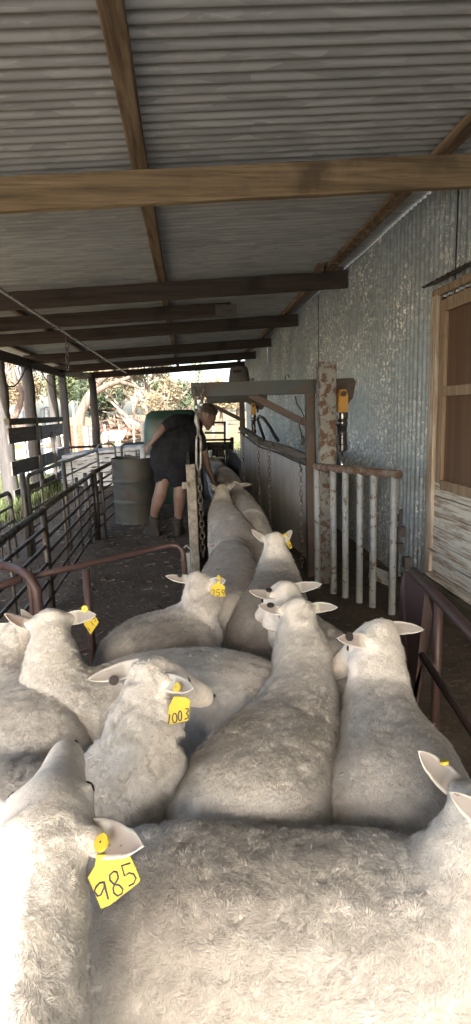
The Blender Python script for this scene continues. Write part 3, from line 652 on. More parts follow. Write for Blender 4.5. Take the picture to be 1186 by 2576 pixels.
# ------------------------------------------------------------------ remesh helper
def remesh(m, vox, smooth_it=6, name='tmp'):
    me = bpy.data.meshes.new(name); me.from_pydata([tuple(v) for v in m.v], [], m.f); o = bpy.data.objects.new(name, me); C.objects.link(o)
    r = o.modifiers.new('r', 'REMESH'); r.mode = 'VOXEL'; r.voxel_size = vox
    s = o.modifiers.new('s', 'SMOOTH'); s.factor = .5; s.iterations = smooth_it
    dg = bpy.context.evaluated_depsgraph_get(); ev = o.evaluated_get(dg); em = ev.to_mesh()
    nv = len(em.vertices); co = np.empty(nv*3, 'f'); em.vertices.foreach_get('co', co); no = np.empty(nv*3, 'f'); em.vertices.foreach_get('normal', no)
    em.calc_loop_triangles(); tr = np.empty(len(em.loop_triangles)*3, 'i'); em.loop_triangles.foreach_get('vertices', tr)
    ev.to_mesh_clear(); bpy.data.objects.remove(o); bpy.data.meshes.remove(me)
    return co.reshape(-1, 3).astype('d'), no.reshape(-1, 3).astype('d'), tr.reshape(-1, 3)
def npmesh(name, V_, T_, mi, mats, base, attrs, smooth=True):
    """V_ (n,3) T_ (m,3) mi (m,)"""
    me = bpy.data.meshes.new(name); V_ = V_ - np.array(base); me.vertices.add(len(V_)); me.vertices.foreach_set('co', V_.astype('f').ravel())
    me.loops.add(len(T_)*3); me.loops.foreach_set('vertex_index', T_.astype('i').ravel()); me.polygons.add(len(T_))
    me.polygons.foreach_set('loop_start', np.arange(0, len(T_)*3, 3, dtype='i')); me.polygons.foreach_set('material_index', mi.astype('i'))
    me.polygons.foreach_set('use_smooth', np.full(len(T_), smooth))
    for k2, a in attrs.items():
        at = me.attributes.new(k2, 'FLOAT', 'POINT'); at.data.foreach_set('value', a.astype('f'))
    for x in mats: me.materials.append(MT[x])
    me.update(); me.validate(); return me
# ------------------------------------------------------------------ sheep
def spline(pts, n):
    """catmull-rom through rows of numbers"""
    p = np.array(pts, 'd'); p = np.vstack([2*p[0]-p[1], p, 2*p[-1]-p[-2]]); out = []
    m_ = len(p)-3
    for k2 in range(n):
        u = k2/(n-1)*m_; i = min(int(u), m_-1); t = u-i; a, b, c, d = p[i:i+4]
        out.append(.5*((2*b)+(-a+c)*t+(2*a-5*b+4*c-d)*t*t+(-a+3*b-3*c+d)*t**3))
    return np.array(out)
def vnoise(X, f, seed):
    r = np.random.default_rng(seed); o = np.zeros(len(X))
    for i in range(5):
        w = r.normal(size=3)*f; o += np.sin(X@w + r.uniform(0, 6.28) + 1.5*np.sin(X@(r.normal(size=3)*f*.7)))
    return o/3.
def digits(strokes, tf, pl, nm, rad, parent, rz=0):
    m = M()
    for s in strokes:
        pts = [Pn(*tf(x, y), pl, nm) - nm*.0022 for x, y in s]; m.tube(pts, rad, 5)
    m.build('number', 'marker_ink', parent)
def ell(cx, cy, rx, ry, n=14): return [(cx+rx*math.cos(2*math.pi*i/n), cy+ry*math.sin(2*math.pi*i/n)) for i in range(n+1)]
HS = 1.0
def sheep(spine, poll, head, ears, tufts, label, tags=(), grime_shade=.3, vox=.012, grimef=None, headon=True, tl=.01, seed=1, hs=1.0, legs=True, spots=(), group='sheep packed in the yard', fold=.0):
    """spine rows: (px,py,ztop,hw,hh) or ('w',x,y,ztop,hw,hh), rump -> neck. poll (px,py,z). head = (yaw deg from +Y to the right, pitch down deg)"""
    rows = []
    for s in spine:
        if s[0] == 'w': rows.append(s[1:4] + s[4:6])
        else: T = P(s[0], s[1], Z=s[2]); rows.append((T.x, T.y, T.z) + s[3:5])
    if spine[0][0] != 'w':
        d_ = V((rows[1][0]-rows[2][0], rows[1][1]-rows[2][1])).normalized()*.07; rows[0] = (rows[1][0]+d_.x, rows[1][1]+d_.y) + tuple(rows[0][2:])
    pp = V(poll[1:]) if poll[0] == 'w' else P(poll[0], poll[1], Z=poll[2])
    rr = np.array([(x, y, z-hh, hw*1.08, hh) for x, y, z, hw, hh in rows]); S = spline(rr, 26)
    m = M(); rings = []; nseg = 20
    def ring(c, r_, u_, hw, hh): 
        out = []
        for k2 in range(nseg):
            a = 2*math.pi*k2/nseg; ca, sa = math.cos(a), math.sin(a)
            out.append(c + r_*(hw*math.copysign(abs(ca)**.82, ca)) + u_*(hh*(math.copysign(abs(sa)**.8, sa))))
        return out
    fr = []
    for i in range(len(S)):
        t = V(S[min(i+1, len(S)-1)][:3] - S[max(i-1, 0)][:3]).normalized(); r_ = t.cross(V((0, 0, 1))).normalized(); bl_ = .25+.5*max(0, i/25-.75)*2; uu = (r_.cross(t)*bl_ + V((0, 0, 1))*(1-bl_)).normalized(); fr.append((V(S[i][:3]), t, r_, uu))
    c0, t0, r_0, u_0 = fr[0]; hw0, hh0 = S[0][3:5]
    for k2 in (0.25, .55, .8, .95):
        q = math.sqrt(max(0, 1-(1-k2)**2)); rings.append(ring(c0 - t0*hw0*.55*(1-k2), r_0, u_0, hw0*q, hh0*q))
    for i, (c, t, r_, u_) in enumerate(fr): rings.append(ring(c, r_, u_, S[i][3], S[i][4]))
    m.loft(rings)
    # head frame
    hy, hp = R(head[0]), R(head[1]); fx = V((math.sin(hy)*math.cos(hp), math.cos(hy)*math.cos(hp), -math.sin(hp))); rx = V((math.cos(hy), -math.sin(hy), 0)); ux = rx.cross(fx)
    if len(head) > 2: q_ = R(head[2]); rx, ux = rx*math.cos(q_)+ux*math.sin(q_), ux*math.cos(q_)-rx*math.sin(q_)
    L = lambda x, y, z: pp + (rx*x + fx*y + ux*z)*hs
    # neck bridge: last spine ring to back of skull
    c, t, r_, u_ = fr[-1]; hb = L(0, -.01, -.05); br = []
    for k2 in range(7):
        f_ = k2/6; w = S[-1][3]*(1-f_)+.052*hs*f_; h_ = S[-1][4]*(1-f_)+.055*hs*f_; br.append((c.lerp(hb, f_), w, h_))
    tt = (hb-c).normalized(); r2 = tt.cross(V((0, 0, 1))); r2 = r2.normalized() if r2.length > .2 else r_; u2 = r2.cross(tt)
    m.loft([ring(q, r2, u2, w, h_) for q, w, h_ in br])
    if headon:
        prof = [(-.045, -.04, .03, .03), (-.035, -.04, .048, .045), (0, -.04, .06, .052), (.035, -.044, .061, .056), (.065, -.052, .056, .056), (.085, -.058, .054, .054), (.11, -.066, .045, .048), (.15, -.078, .036, .041), (.19, -.088, .032, .036), (.215, -.094, .028, .03), (.232, -.098, .018, .02)]
        m.loft([[L(w*math.cos(2*math.pi*k2/18)*(1 if math.sin(2*math.pi*k2/18) < .2 else .92), y, z+h_*math.sin(2*math.pi*k2/18)) for k2 in range(18)] for y, z, w, h_ in prof])
        for s_ in (-1, 1):
            m.ball(L(.047*s_, .075, -.035), (.014*hs, .014*hs, .014*hs), 8, 6); 
            b0 = L(.04*s_, .0, -.03); m.tube([b0, L(.062*s_, -.004, -.03), L(.074*s_, -.006, -.032)], [.026*hs, .018*hs, .009*hs], 8)
    # legs
    if legs:
        for fi, out in ((.13, .55), (.72, .5)):
            i = int(fi*25*.9)+ (0 if fi < .5 else 0); 
            i = 4 if fi < .5 else 15
            c, t, r_, u_ = fr[i]
            for s_ in (-1, 1):
                hw = S[i][3]; top = c + r_*(s_*hw*out) - V((0, 0, S[i][4]*.35)); gz_ = .02; bk = -t if fi < .5 else t
                bk = V((bk.x, bk.y, 0)).normalized()*(.05 if fi < .5 else .0); z1 = top.z
                if fi < .5: pts = [top, V((top.x, top.y, z1*.62))-bk*.6, V((top.x, top.y, z1*.36))+bk, V((top.x, top.y, z1*.12))+bk*.8, V((top.x, top.y, gz_))+bk*.6]; rad = [.105, .075, .036, .026, .03]
                else: pts = [top, V((top.x, top.y, z1*.6)), V((top.x, top.y, z1*.34)), V((top.x, top.y, z1*.12)), V((top.x, top.y, gz_))]; rad = [.085, .055, .034, .025, .03]
                m.tube(pts, rad, 10)
    Vb, Nb, Tb = remesh(m, vox, 5 if vox > .01 else 14)
    # large folds
    f1 = vnoise(Vb, 22, seed)*.0032 + vnoise(Vb, 70, seed+5)*.0022*(1+fold) + np.abs(vnoise(Vb, 160, seed+7))*.003
    # face mask
    ph = np.array(pp); fxn, uxn, rxn = np.array(fx), np.array(ux), np.array(rx); loc = (Vb-ph)/hs
    ly, lz, lx = loc@fxn, loc@uxn, loc@rxn
    face = np.clip((ly-.012)/.025, 0, 1)*(np.abs(lx) < .13)*(np.abs(lz+.05) < .13)*(ly < .3) if headon else np.zeros(len(Vb))
    side = np.clip((np.abs(lx)-.055)/.012, 0, 1)*(np.abs(ly) < .035)*(np.abs(lz+.03) < .035) if headon else 0
    face = np.maximum(face, side); leg = np.clip((.22-Vb[:, 2])/.06, 0, 1)
    if not headon: leg = leg
    wool = np.clip(1-face-leg, 0, 1)
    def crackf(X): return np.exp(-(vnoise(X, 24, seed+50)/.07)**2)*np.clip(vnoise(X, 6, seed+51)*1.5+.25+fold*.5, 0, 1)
    def spotf(X):
        o = np.zeros(len(X))
        for a_, b2, r_ in spots:
            d_ = np.array(ray(a_, b2).normalized()); q_ = X-np.array(CAM); tt = q_@d_; o = np.maximum(o, np.clip((r_-np.linalg.norm(q_-tt[:, None]*d_, axis=1)*(1+.4*vnoise(X, 150, 3)))/.003, 0, 1))
        return o
    f1 = f1 - crackf(Vb)*.006; Vb = Vb + Nb*(f1*wool)[:, None]
    up = np.clip(Nb[:, 2], 0, 1)
    # distance along body from head for grime (dirt and painted race shade ride on the back, neck stays clean)
    dp = np.linalg.norm(Vb-ph, axis=1); backm = np.clip((dp-.22)/.25, 0, 1)
    def grime_shade_at(X, upv, bm): 
        g = .5+.5*vnoise(X, 7, seed+2) + .25*vnoise(X, 22, seed+3); return np.clip((g*.7+.15)*grime_shade*(.35+.65*upv)*(.25+.75*bm)*1.8, 0, 1)
    sp_ = spotf(Vb); gb = np.maximum(grime_shade_at(Vb, up, backm), sp_); tb = np.clip(.45 - .6*crackf(Vb) - sp_ + .18*vnoise(Vb, 45, seed+4) + .12*vnoise(Vb, 130, seed+6), 0, 1)
    tufts = int(tufts*1.7)
    # tufts
    A, B_, C_ = Vb[Tb[:, 0]], Vb[Tb[:, 1]], Vb[Tb[:, 2]]; ar = np.linalg.norm(np.cross(B_-A, C_-A), axis=1)/2
    tw = wool[Tb].mean(1); view = np.array(CAM)-A; fn = np.cross(B_-A, C_-A); fn /= np.linalg.norm(fn, axis=1)[:, None]+1e-9
    low = np.clip((A[:, 2]-.22)/.25, .05, 1)
    wgt = ar*(tw > .5)*low; wgt /= wgt.sum(); idx = RNG.choice(len(Tb), tufts, p=wgt); u_, v_ = RNG.random(tufts), RNG.random(tufts); sw = u_+v_ > 1; u_[sw], v_[sw] = 1-u_[sw], 1-v_[sw]
    Pt = A[idx] + (B_[idx]-A[idx])*u_[:, None] + (C_[idx]-A[idx])*v_[:, None]; Nt = Nb[Tb[idx]].mean(1); Nt /= np.linalg.norm(Nt, axis=1)[:, None]
    Sc = S[:, :3]; dmat = ((Pt[:, None, :]-Sc[None, ::3, :])**2).sum(2); ni = dmat.argmin(1)*3; Tn = np.array([list(f_[1]) for f_ in fr])[ni]
    rnd = np.stack([vnoise(Pt, 34, seed+20+i)*.5 + vnoise(Pt, 120, seed+30+i)*.75 for i in range(3)], 1) + RNG.normal(size=Pt.shape)*.28
    cl = vnoise(Pt, 230, seed+40)
    D = -Tn*.55 + np.array([0, 0, -.45]) + rnd*1.0; D -= Nt*(D*Nt).sum(1)[:, None]; D /= np.linalg.norm(D, axis=1)[:, None]+1e-9
    Sd = np.cross(Nt, D); ln = tl*1.5*RNG.uniform(.6, 1.4, tufts)*(1-.45*np.clip((.16-np.linalg.norm(Pt-ph, axis=1))/.1, 0, 1)); wd = tl*.085*RNG.uniform(.6, 1.5, tufts); lift = np.clip(.38+.3*cl, .05, .95) + RNG.uniform(0, .15, tufts); curl = vnoise(Pt, 170, seed+60)*.6 + RNG.normal(size=tufts)*.25
    def at(fy, fz, fs, w): return Pt + D*(ln*fy)[:, None] + Nt*(ln*fz*lift)[:, None] + Sd*(ln*fs*curl + w*wd)[:, None]
    o0, o1 = at(0, -.15, 0, -.6), at(0, -.15, 0, .6); o2, o3 = at(.45, .42, .35, -.55), at(.45, .42, .35, .55); o4, o5 = at(.85, .5, .9, -.35), at(.85, .5, .9, .35); o6 = at(1.15, .36, 1.5, 0)
    TV = np.stack([o0, o1, o2, o3, o4, o5, o6], 1).reshape(-1, 3); k7 = np.arange(tufts)[:, None]*7
    TT = np.concatenate([k7+np.array([[0, 1, 3]]), k7+np.array([[0, 3, 2]]), k7+np.array([[2, 3, 5]]), k7+np.array([[2, 5, 4]]), k7+np.array([[4, 5, 6]])])
    upt = np.clip(Nt[:, 2], 0, 1); bt = np.clip((np.linalg.norm(Pt-ph, axis=1)-.22)/.25, 0, 1); sp_ = spotf(Pt); gt = np.maximum(grime_shade_at(Pt, upt, bt), sp_); ck = crackf(Pt); lift *= (1-.8*ck)
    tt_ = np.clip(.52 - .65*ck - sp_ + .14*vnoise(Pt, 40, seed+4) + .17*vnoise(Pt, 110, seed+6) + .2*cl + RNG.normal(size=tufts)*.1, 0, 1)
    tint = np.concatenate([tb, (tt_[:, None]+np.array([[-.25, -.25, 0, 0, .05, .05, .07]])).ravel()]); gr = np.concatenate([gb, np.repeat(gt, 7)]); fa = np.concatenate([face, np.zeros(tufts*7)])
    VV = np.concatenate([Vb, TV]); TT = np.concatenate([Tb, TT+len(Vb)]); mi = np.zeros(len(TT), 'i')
    # extras: ears, eyes, nostrils, hooves
    ex = M(); exf = []
    earinfo = {}
    if headon:
        for s_, tip, tw_ in ears:
            root = L(.062*s_, -.002, -.03); el = .112*hs
            d = (ray(*tip) if tip else (L(.175*s_, -.03, -.045)-CAM)).normalized(); tca = (root-CAM).dot(d); off = (root-CAM)-d*tca; h2 = el*el-off.length_squared
            tp = CAM + d*(tca - (math.sqrt(h2)*tw_[0] if h2 > 0 else 0))
            ax = (tp-root); el2 = min(ax.length, el*1.35); ax.normalize(); n0 = (CAM-root); n0 = (n0-ax*n0.dot(ax)).normalized(); sd = ax.cross(n0)
            n1 = (n0*math.cos(R(tw_[1])) + sd*math.sin(R(tw_[1]))).normalized(); sd = ax.cross(n1).normalized()
            g_ = []; nn = 12
            for i in range(nn+1):
                f_ = i/nn; w = .0215*hs*((math.sin(math.pi*min(1, f_*.75+.3))**.8) if f_ < .6 else (1-((f_-.6)/.4)**1.6)*math.sin(math.pi*.75)**.8*1.0+.04)*(1 if f_ < 1 else .1)
                cup = .006*hs*(1-f_*.6)
                for k2 in range(7):
                    x = (k2-3)/3; g_.append((root-ax*.012 + ax*(el2*f_+.012*f_) + sd*(x*w) + n1*(cup*x*x - .007*hs*math.sin(math.pi*f_)), 1. if abs(x) > .9 or f_ > .95 else .1 if f_ > .25 else .6))
            b0 = len(ex.v); ex.cur = 1
            fs = [(i*7+k2, i*7+k2+1, (i+1)*7+k2+1, (i+1)*7+k2) for i in range(nn) for k2 in range(6)]
            ex.add([q for q, _ in g_], fs); ex.add([q - n1*.003 for q, _ in g_], [tuple(reversed(f_)) for f_ in fs]); exf += [w for _, w in g_]*2
            edge = [i*7 for i in range(nn+1)] + [nn*7+k2 for k2 in range(1, 7)] + [i*7+6 for i in range(nn-1, -1, -1)]
            ex.f += [(b0+edge[i], b0+edge[i+1], b0+91+edge[i+1], b0+91+edge[i]) for i in range(len(edge)-1)]; ex.mi += [1]*(len(edge)-1)
            earinfo[s_] = (root, ax, n1, sd, el2)
        for s_ in (-1, 1):
            ex.cur = 2; n_ = len(ex.v); ex.ball(L(.0455*s_, .078, -.036), .0112*hs, 10, 8); ex.ball(L(.012*s_, .232, -.09), .005*hs, 6, 4); exf += [0]*(len(ex.v)-n_)
    # hooves
    if legs:
        ex.cur = 3
        for i in (4, 15):
            c, t, r_, u_ = fr[i]
            for s_ in (-1, 1):
                q = c + r_*(s_*S[i][3]*(.55 if i == 4 else .5)); bk = V((-t.x, -t.y, 0)).normalized()*(.03 if i == 4 else 0); n_ = len(ex.v)
                ex.loft([[V((q.x, q.y, z))+bk+V((w*math.cos(2*math.pi*k2/8), w*math.sin(2*math.pi*k2/8), 0)) for k2 in range(8)] for w, z in ((.036, .0), (.034, .03), (.026, .05))]); exf += [0]*(len(ex.v)-n_)
    if ex.v:
        n_ = len(VV); VV = np.concatenate([VV, np.array([list(v) for v in ex.v])]); T2 = []; m2 = []
        for f_, q in zip(ex.f, ex.mi):
            for k2 in range(1, len(f_)-1): T2.append((f_[0], f_[k2], f_[k2+1])); m2.append(q)
        TT = np.concatenate([TT, np.array(T2)+n_]); mi = np.concatenate([mi, np.array(m2)]); fa = np.concatenate([fa, np.array(exf)]); tint = np.concatenate([tint, np.full(len(ex.v), .6)]); gr = np.concatenate([gr, np.zeros(len(ex.v))])
    base = (float(S[12][0]), float(S[12][1]), 0.)
    me = npmesh('sheep', VV, TT, mi, ['wool', 'ear_skin', 'eye', 'hoof'], base, {'tint': tint, 'grime_shade': gr, 'face': fa})
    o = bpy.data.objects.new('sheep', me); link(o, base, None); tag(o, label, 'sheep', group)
    for tg in tags:
        s_ = tg['side']; root, ax, n1, sd, el2 = earinfo[s_]
        fb = (CAM-root).normalized(); nn_ = n1 if n1.dot(fb) > 0 else -n1
        if 'button' in tg:
            c_ = Pn(*tg['button'], root + nn_*tg.get('off', .008), nn_ if abs(nn_.dot(fb)) > .35 else fb)
            nb = tg.get('n', nn_); r_ = tg['r']*depth(c_)/F; m = M(); q1 = nb.orthogonal().normalized(); q2 = nb.cross(q1)
            m.loft([[c_ + nb*z + (q1*math.cos(2*math.pi*k2/24)+q2*math.sin(2*math.pi*k2/24))*w for k2 in range(24)] for w, z in ((r_*.97, -.003), (r_, 0.0005), (r_*.95, .002), (r_*.5, .0023))])
            b_ = m.build('tag_button', tg['mat'], o, smooth='auto')
            if tg['mat'] == 'tag_yellow':
                m = M(); m.loft([[c_ + nb*z + (q1*math.cos(2*math.pi*k2/12)+q2*math.sin(2*math.pi*k2/12))*w for k2 in range(12)] for w, z in ((r_*.12, .002), (r_*.11, .0032))]); m.build('pin', 'tag_black', b_)
        if 'poly' in tg:
            tf = tg['tf']; pl = root + ax*el2*.55 - nn_*.014 + (CAM-root).normalized()*tg.get('fwd', 0); nm = (pl-CAM).normalized(); nm = (nm + V((0, 0, .35)) + sd*tg.get('tilt', 0)).normalized()
            pts = [Pn(*tf(x, y), pl, nm) for x, y in tg['poly']]; cen = sum(pts, V((0, 0, 0)))/len(pts)
            m = M(); m.loft([[cen+(q-cen)*k2 + nm*z for q in pts] for k2, z in ((.975, -.0014), (1, -.0008), (1, .0008), (.975, .0014))]); fl = m.build('ear_tag', 'tag_yellow', o)
            digits(tg['ink'], tf, pl-nm*.0002, nm, tg.get('pen', .0013), fl)
    return o
# ------------------------------------------------------------------ the sheep
T1 = lambda x, y: (.3182*x, 1779+.3182*y)                # reading coordinates of four close views
T2_ = lambda x, y: (197.7+.2576*x, 1599.3+.2576*y)
T3_ = lambda x, y: (449.3+.303*x, 1258+.303*y)
T4_ = lambda x, y: (161.7+.0909*x, 1491.5+.0909*y)
sheep([('w', -.62, -.5, .58, .13, .2), ('w', -.6, -.35, .66, .18, .24), ('w', -.5, -.1, .67, .19, .25), ('w', -.4, .15, .67, .18, .25), ('w', -.33, .34, .69, .165, .22), ('w', -.3, .48, .74, .125, .16), ('w', -.27, .6, .80, .095, .12)],
      (100, 2075, .87), (-5, -10, 0), [(1, (361, 2128), (.55, -12)), (-1, (-110, 2120), (.5, 0))], 100000,
      'white sheep at the bottom left corner with sunlit neck and a large 985 ear tag', grime_shade=.08, tl=.0085, seed=3, vox=.008, hs=1.22,
      tags=[dict(side=1, button=(255.5, 2119.5), off=.014, r=22, mat='tag_yellow'),
            dict(side=1, tf=T1, poly=[(765, 1165), (1025, 1160), (1075, 1265), (1112, 1362), (1095, 1388), (865, 1568), (800, 1590), (750, 1470), (695, 1345), (750, 1255)], fwd=-.004,
                 ink=[[(828, 1380), (790, 1385), (760, 1420), (748, 1455), (775, 1490), (800, 1478), (825, 1420), (826, 1382)], [(826, 1382), (838, 1440), (858, 1512)],
                      [(935, 1340), (925, 1300), (900, 1295), (868, 1325), (870, 1365), (900, 1395), (945, 1405), (972, 1435), (965, 1470), (930, 1488), (900, 1465), (896, 1425), (915, 1385), (938, 1345)],
                      [(1032, 1228), (962, 1250), (985, 1330), (1020, 1308), (1055, 1315), (1075, 1350), (1058, 1390), (1018, 1412)]])])
sheep([('w', -.3, .87, .6, .14, .19), ('w', -.2, .88, .65, .175, .24), ('w', -.05, .88, .67, .185, .25), ('w', .1, .85, .67, .185, .25), ('w', .23, .83, .67, .185, .25), ('w', .33, .80, .675, .178, .24), ('w', .40, .785, .69, .15, .21), ('w', .44, .785, .715, .125, .17), ('w', .465, .79, .75, .098, .13)],
      ('w', .475, .80, .80), (78, 18, 0), [(-1, (1052, 1888), (.7, 18)), (1, (1128, 1990), (.9, -5))], 110000,
'brown-backed sheep standing crosswise at the bottom, its cream head at the right edge', grime_shade=.4, spots=((562, 2245, .006), (1060, 2320, .004)), tl=.0085, seed=5, vox=.008, hs=1.05,
      tags=[dict(side=-1, button=(1118, 1917), r=11, mat='tag_yellow', n=V((-.2, .3, 1)).normalized())])
sheep([(590, 2030, .58, .14, .16), (598, 1985, .655, .185, .22), (635, 1890, .68, .198, .24), (690, 1795, .67, .18, .23), (738, 1725, .66, .14, .19), (757, 1665, .67, .105, .14), (758, 1600, .70, .09, .11), (752, 1550, .735, .078, .09)],
      (746, 1512, .775), (-3, 32, 0), [(-1, (650, 1523), (.2, 35)), (1, (850, 1528), (.2, 30))], 80000,
      'big pale sheep in the centre seen from behind with both ears out, grubby shoulders', grime_shade=.2, spots=((590, 1983, .0045), (603, 1980, .005), (598, 1992, .004)), tl=.009, seed=8, vox=.008, hs=1.0,
      tags=[dict(side=-1, button=(681, 1522), r=9.5, mat='tag_black', n=V((0, -.3, 1)).normalized())])
sheep([(985, 2050, .56, .13, .17), (990, 1990, .64, .175, .22), (1005, 1895, .67, .18, .24), (998, 1820, .67, .155, .22), (970, 1760, .66, .125, .18), (955, 1700, .67, .096, .14), (950, 1650, .71, .088, .12), (945, 1615, .74, .078, .1)],
      (940, 1572, .775), (-42, 30, 0), [(-1, (848, 1605), (1, 10)), (1, (1068, 1584), (.2, 20))], 80000,
      'white sheep at the right turning its head left, black button in its left ear', grime_shade=.22, tl=.009, seed=12, vox=.008, hs=1.08,
      tags=[dict(side=-1, button=(880, 1601), r=12, mat='tag_black')])
sheep([(-190, 1975, .60, .13, .19), (-80, 1965, .65, .17, .22), (60, 1960, .665, .18, .24), (190, 1955, .665, .17, .24), (265, 1925, .67, .15, .21), (310, 1875, .70, .118, .15), (345, 1810, .75, .1, .13), (368, 1745, .80, .087, .1)],
      (388, 1666, .85), (48, 20, 0), [(-1, (219, 1710), (.5, 12)), (1, (487, 1732), (.9, -8))], 80000,
      'white sheep left of centre wearing the yellow 1003 ear tag, head turned right', grime_shade=.3, tl=.0095, seed=15, vox=.008, fold=1, hs=1.0,
      tags=[dict(side=-1, button=T2_(347, 435), r=12.5, mat='tag_black'), dict(side=1, button=T2_(960, 503), r=12.5, mat='tag_yellow'),
            dict(side=1, tf=T2_, poly=[(935, 590), (1050, 600), (1095, 630), (1086, 730), (1075, 825), (970, 850), (860, 877), (875, 780), (885, 690)], fwd=.015, pen=.0015,
                 ink=[[(892, 765), (878, 865)], [T for T in ell(940, 800, 22, 46)], [T for T in ell(992, 778, 17, 48)], [(1045, 712), (1072, 708), (1078, 725), (1052, 758), (1072, 770), (1070, 800), (1036, 812)]])])
sheep([(690, 1700, .6, .14, .18), (640, 1672, .655, .165, .21), (520, 1652, .67, .19, .23), (400, 1655, .67, .19, .23), (290, 1682, .67, .175, .22), (200, 1712, .67, .14, .19), (145, 1685, .695, .115, .15), (128, 1630, .74, .098, .12)],
      (124, 1538, .815), (-14, 26, 0), [(-1, (12, 1544), (.2, 40)), (1, (243, 1546), (.4, 4))], 45000,
      'sheep standing crosswise on the left with a faintly marked yellow tag below its right ear', grime_shade=.4, tl=.0092, seed=18, hs=1.1,
      tags=[dict(side=1, button=(214, 1532), r=9, mat='tag_yellow'),
            dict(side=1, tf=T4_, poly=[(545, 600), (840, 600), (960, 805), (850, 980), (730, 1150), (545, 855)], pen=.0012,
                 ink=[[(805, 720), (835, 680), (870, 700)], [(840, 780), (880, 770), (870, 730)], [(745, 790), (815, 895)], [(650, 960), (705, 1030), (720, 1000)]])])
sheep([(88, 1865, .56, .12, .17), (92, 1825, .64, .155, .21), (70, 1765, .67, .165, .23), (30, 1715, .67, .14, .21), (5, 1680, .67, .11, .16), (8, 1640, .69, .085, .12), (28, 1600, .72, .075, .1)],
      (58, 1560, .75), (5, 35, 0), [(1, (52, 1532), (-.3, 20)), (-1, None, (.2, 0))], 40000,
      'cream sheep rump and neck at the left edge, a folded ear showing behind its neighbour', grime_shade=.12, tl=.0092, seed=21, hs=.9)
sheep([(285, 1655, .58, .13, .17), (318, 1600, .66, .175, .22), (385, 1556, .69, .18, .23), (445, 1535, .685, .16, .21), (480, 1515, .685, .125, .16), (498, 1505, .71, .098, .13), (505, 1488, .735, .085, .1)],
      (508, 1445, .785), (38, 30, 0), [(-1, (417, 1449), (.2, 35)), (1, (568, 1459), (.9, 0))], 40000,
      'dark grey backed sheep wearing the yellow 259 ear tag', grime_shade=1.7, tl=.0092, seed=24, fold=.6, hs=1.0,
      tags=[dict(side=-1, button=(453, 1447), r=6, mat='tag_black'), dict(side=1, button=T3_(337, 643), r=6.6, mat='tag_yellow'),
            dict(side=1, tf=T3_, poly=[(278, 712), (318, 690), (325, 672), (345, 672), (350, 695), (385, 712), (392, 800), (265, 803)], pen=.0016, fwd=.01,
                 ink=[[(276, 748), (290, 740), (300, 752), (296, 770), (274, 794), (304, 795)], [(345, 741), (320, 742), (318, 764), (338, 766), (342, 785), (328, 795), (314, 793)], [(382, 745), (366, 745), (358, 758), (366, 770), (380, 766), (384, 745), (376, 792)]])])
sheep([(850, 1668, .56, .11, .16), (835, 1625, .63, .13, .2), (800, 1580, .65, .135, .21), (762, 1550, .66, .12, .18), (735, 1525, .69, .095, .12), (718, 1505, .73, .085, .1)],
      (708, 1470, .785), (-32, 28, 0), [(-1, (627, 1487), (.6, 35)), (1, None, (.2, 0))], 18000,
      'sheep mostly hidden behind the big central one, black button in its left ear', grime_shade=.5, tl=.0092, seed=27,
      tags=[dict(side=-1, button=(677, 1484), r=8, mat='tag_black', n=V((0, -.4, 1)).normalized())])
sheep([(655, 1572, .54, .12, .17), (660, 1530, .64, .16, .21), (678, 1475, .68, .165, .23), (690, 1430, .68, .145, .21), (694, 1405, .69, .115, .15), (694, 1385, .72, .09, .12), (693, 1368, .75, .08, .1)],  # race sheep from here: the high value paints shade into their fleece
      (691, 1343, .80), (0, 30, 0), [(-1, (632, 1332), (.2, 25)), (1, (735, 1333), (.2, 25))], 22000,
      'sheep in the race with both ears pricked and a yellow tag at its right ear', grime_shade=1.6, tl=.013, seed=30, hs=.95,
      tags=[dict(side=1, button=(716, 1347), r=5, mat='tag_yellow'),
            dict(side=1, tf=T3_, poly=[(888, 322), (920, 330), (935, 360), (946, 396), (926, 405), (900, 370)], pen=.002, ink=[ell(927, 378, 6, 13)])])
sheep([(560, 1565, .52, .12, .17), (565, 1515, .63, .165, .21), (575, 1455, .68, .175, .24), (580, 1405, .68, .17, .23), (582, 1372, .66, .14, .2), (582, 1350, .62, .11, .15), (582, 1338, .58, .09, .12)],
      ('w', .27, 3.75, .56), (0, 50, 0), [(-1, None, (.2, 20)), (1, None, (.2, 20))], 22000,
      'large grey backed sheep in the race beside the wooden end post, head down', grime_shade=1.6, tl=.013, seed=33)
sheep([('w', .3, 3.62, .55, .12, .17), ('w', .305, 3.75, .655, .16, .22), ('w', .3, 4.05, .67, .17, .24), ('w', .3, 4.35, .67, .16, .22), (560, 1262, .70, .12, .16), (558, 1250, .73, .1, .13)],
      (558, 1222, .79), (3, 28, 0), [(-1, (527, 1216), (.2, 25)), (1, (592, 1218), (.2, 25))], 14000,
      'pale headed sheep next to the man in the race', grime_shade=1.6, tl=.013, seed=36)
sheep([(635, 1335, .52, .12, .16), (630, 1302, .64, .155, .21), (620, 1270, .67, .16, .23), (608, 1243, .67, .14, .2), (598, 1228, .67, .11, .15)],
      (592, 1215, .70), (0, 40, 0), [(-1, None, (.2, 20)), (1, None, (.2, 20))], 12000,
      'grey sheep against the chained panel, behind the sheep with pricked ears', grime_shade=1.6, tl=.013, seed=39)
sheep([(580, 1225, .50, .12, .16), (578, 1208, .62, .16, .21), (572, 1190, .67, .17, .23), (565, 1178, .67, .15, .2), (560, 1172, .65, .11, .15)],
      ('w', .45, 7.75, .6), (0, 45, 0), [(-1, None, (.2, 20)), (1, None, (.2, 20))], 6000,
      'shadowed sheep at the far end of the race', grime_shade=1.6, tl=.013, seed=42)
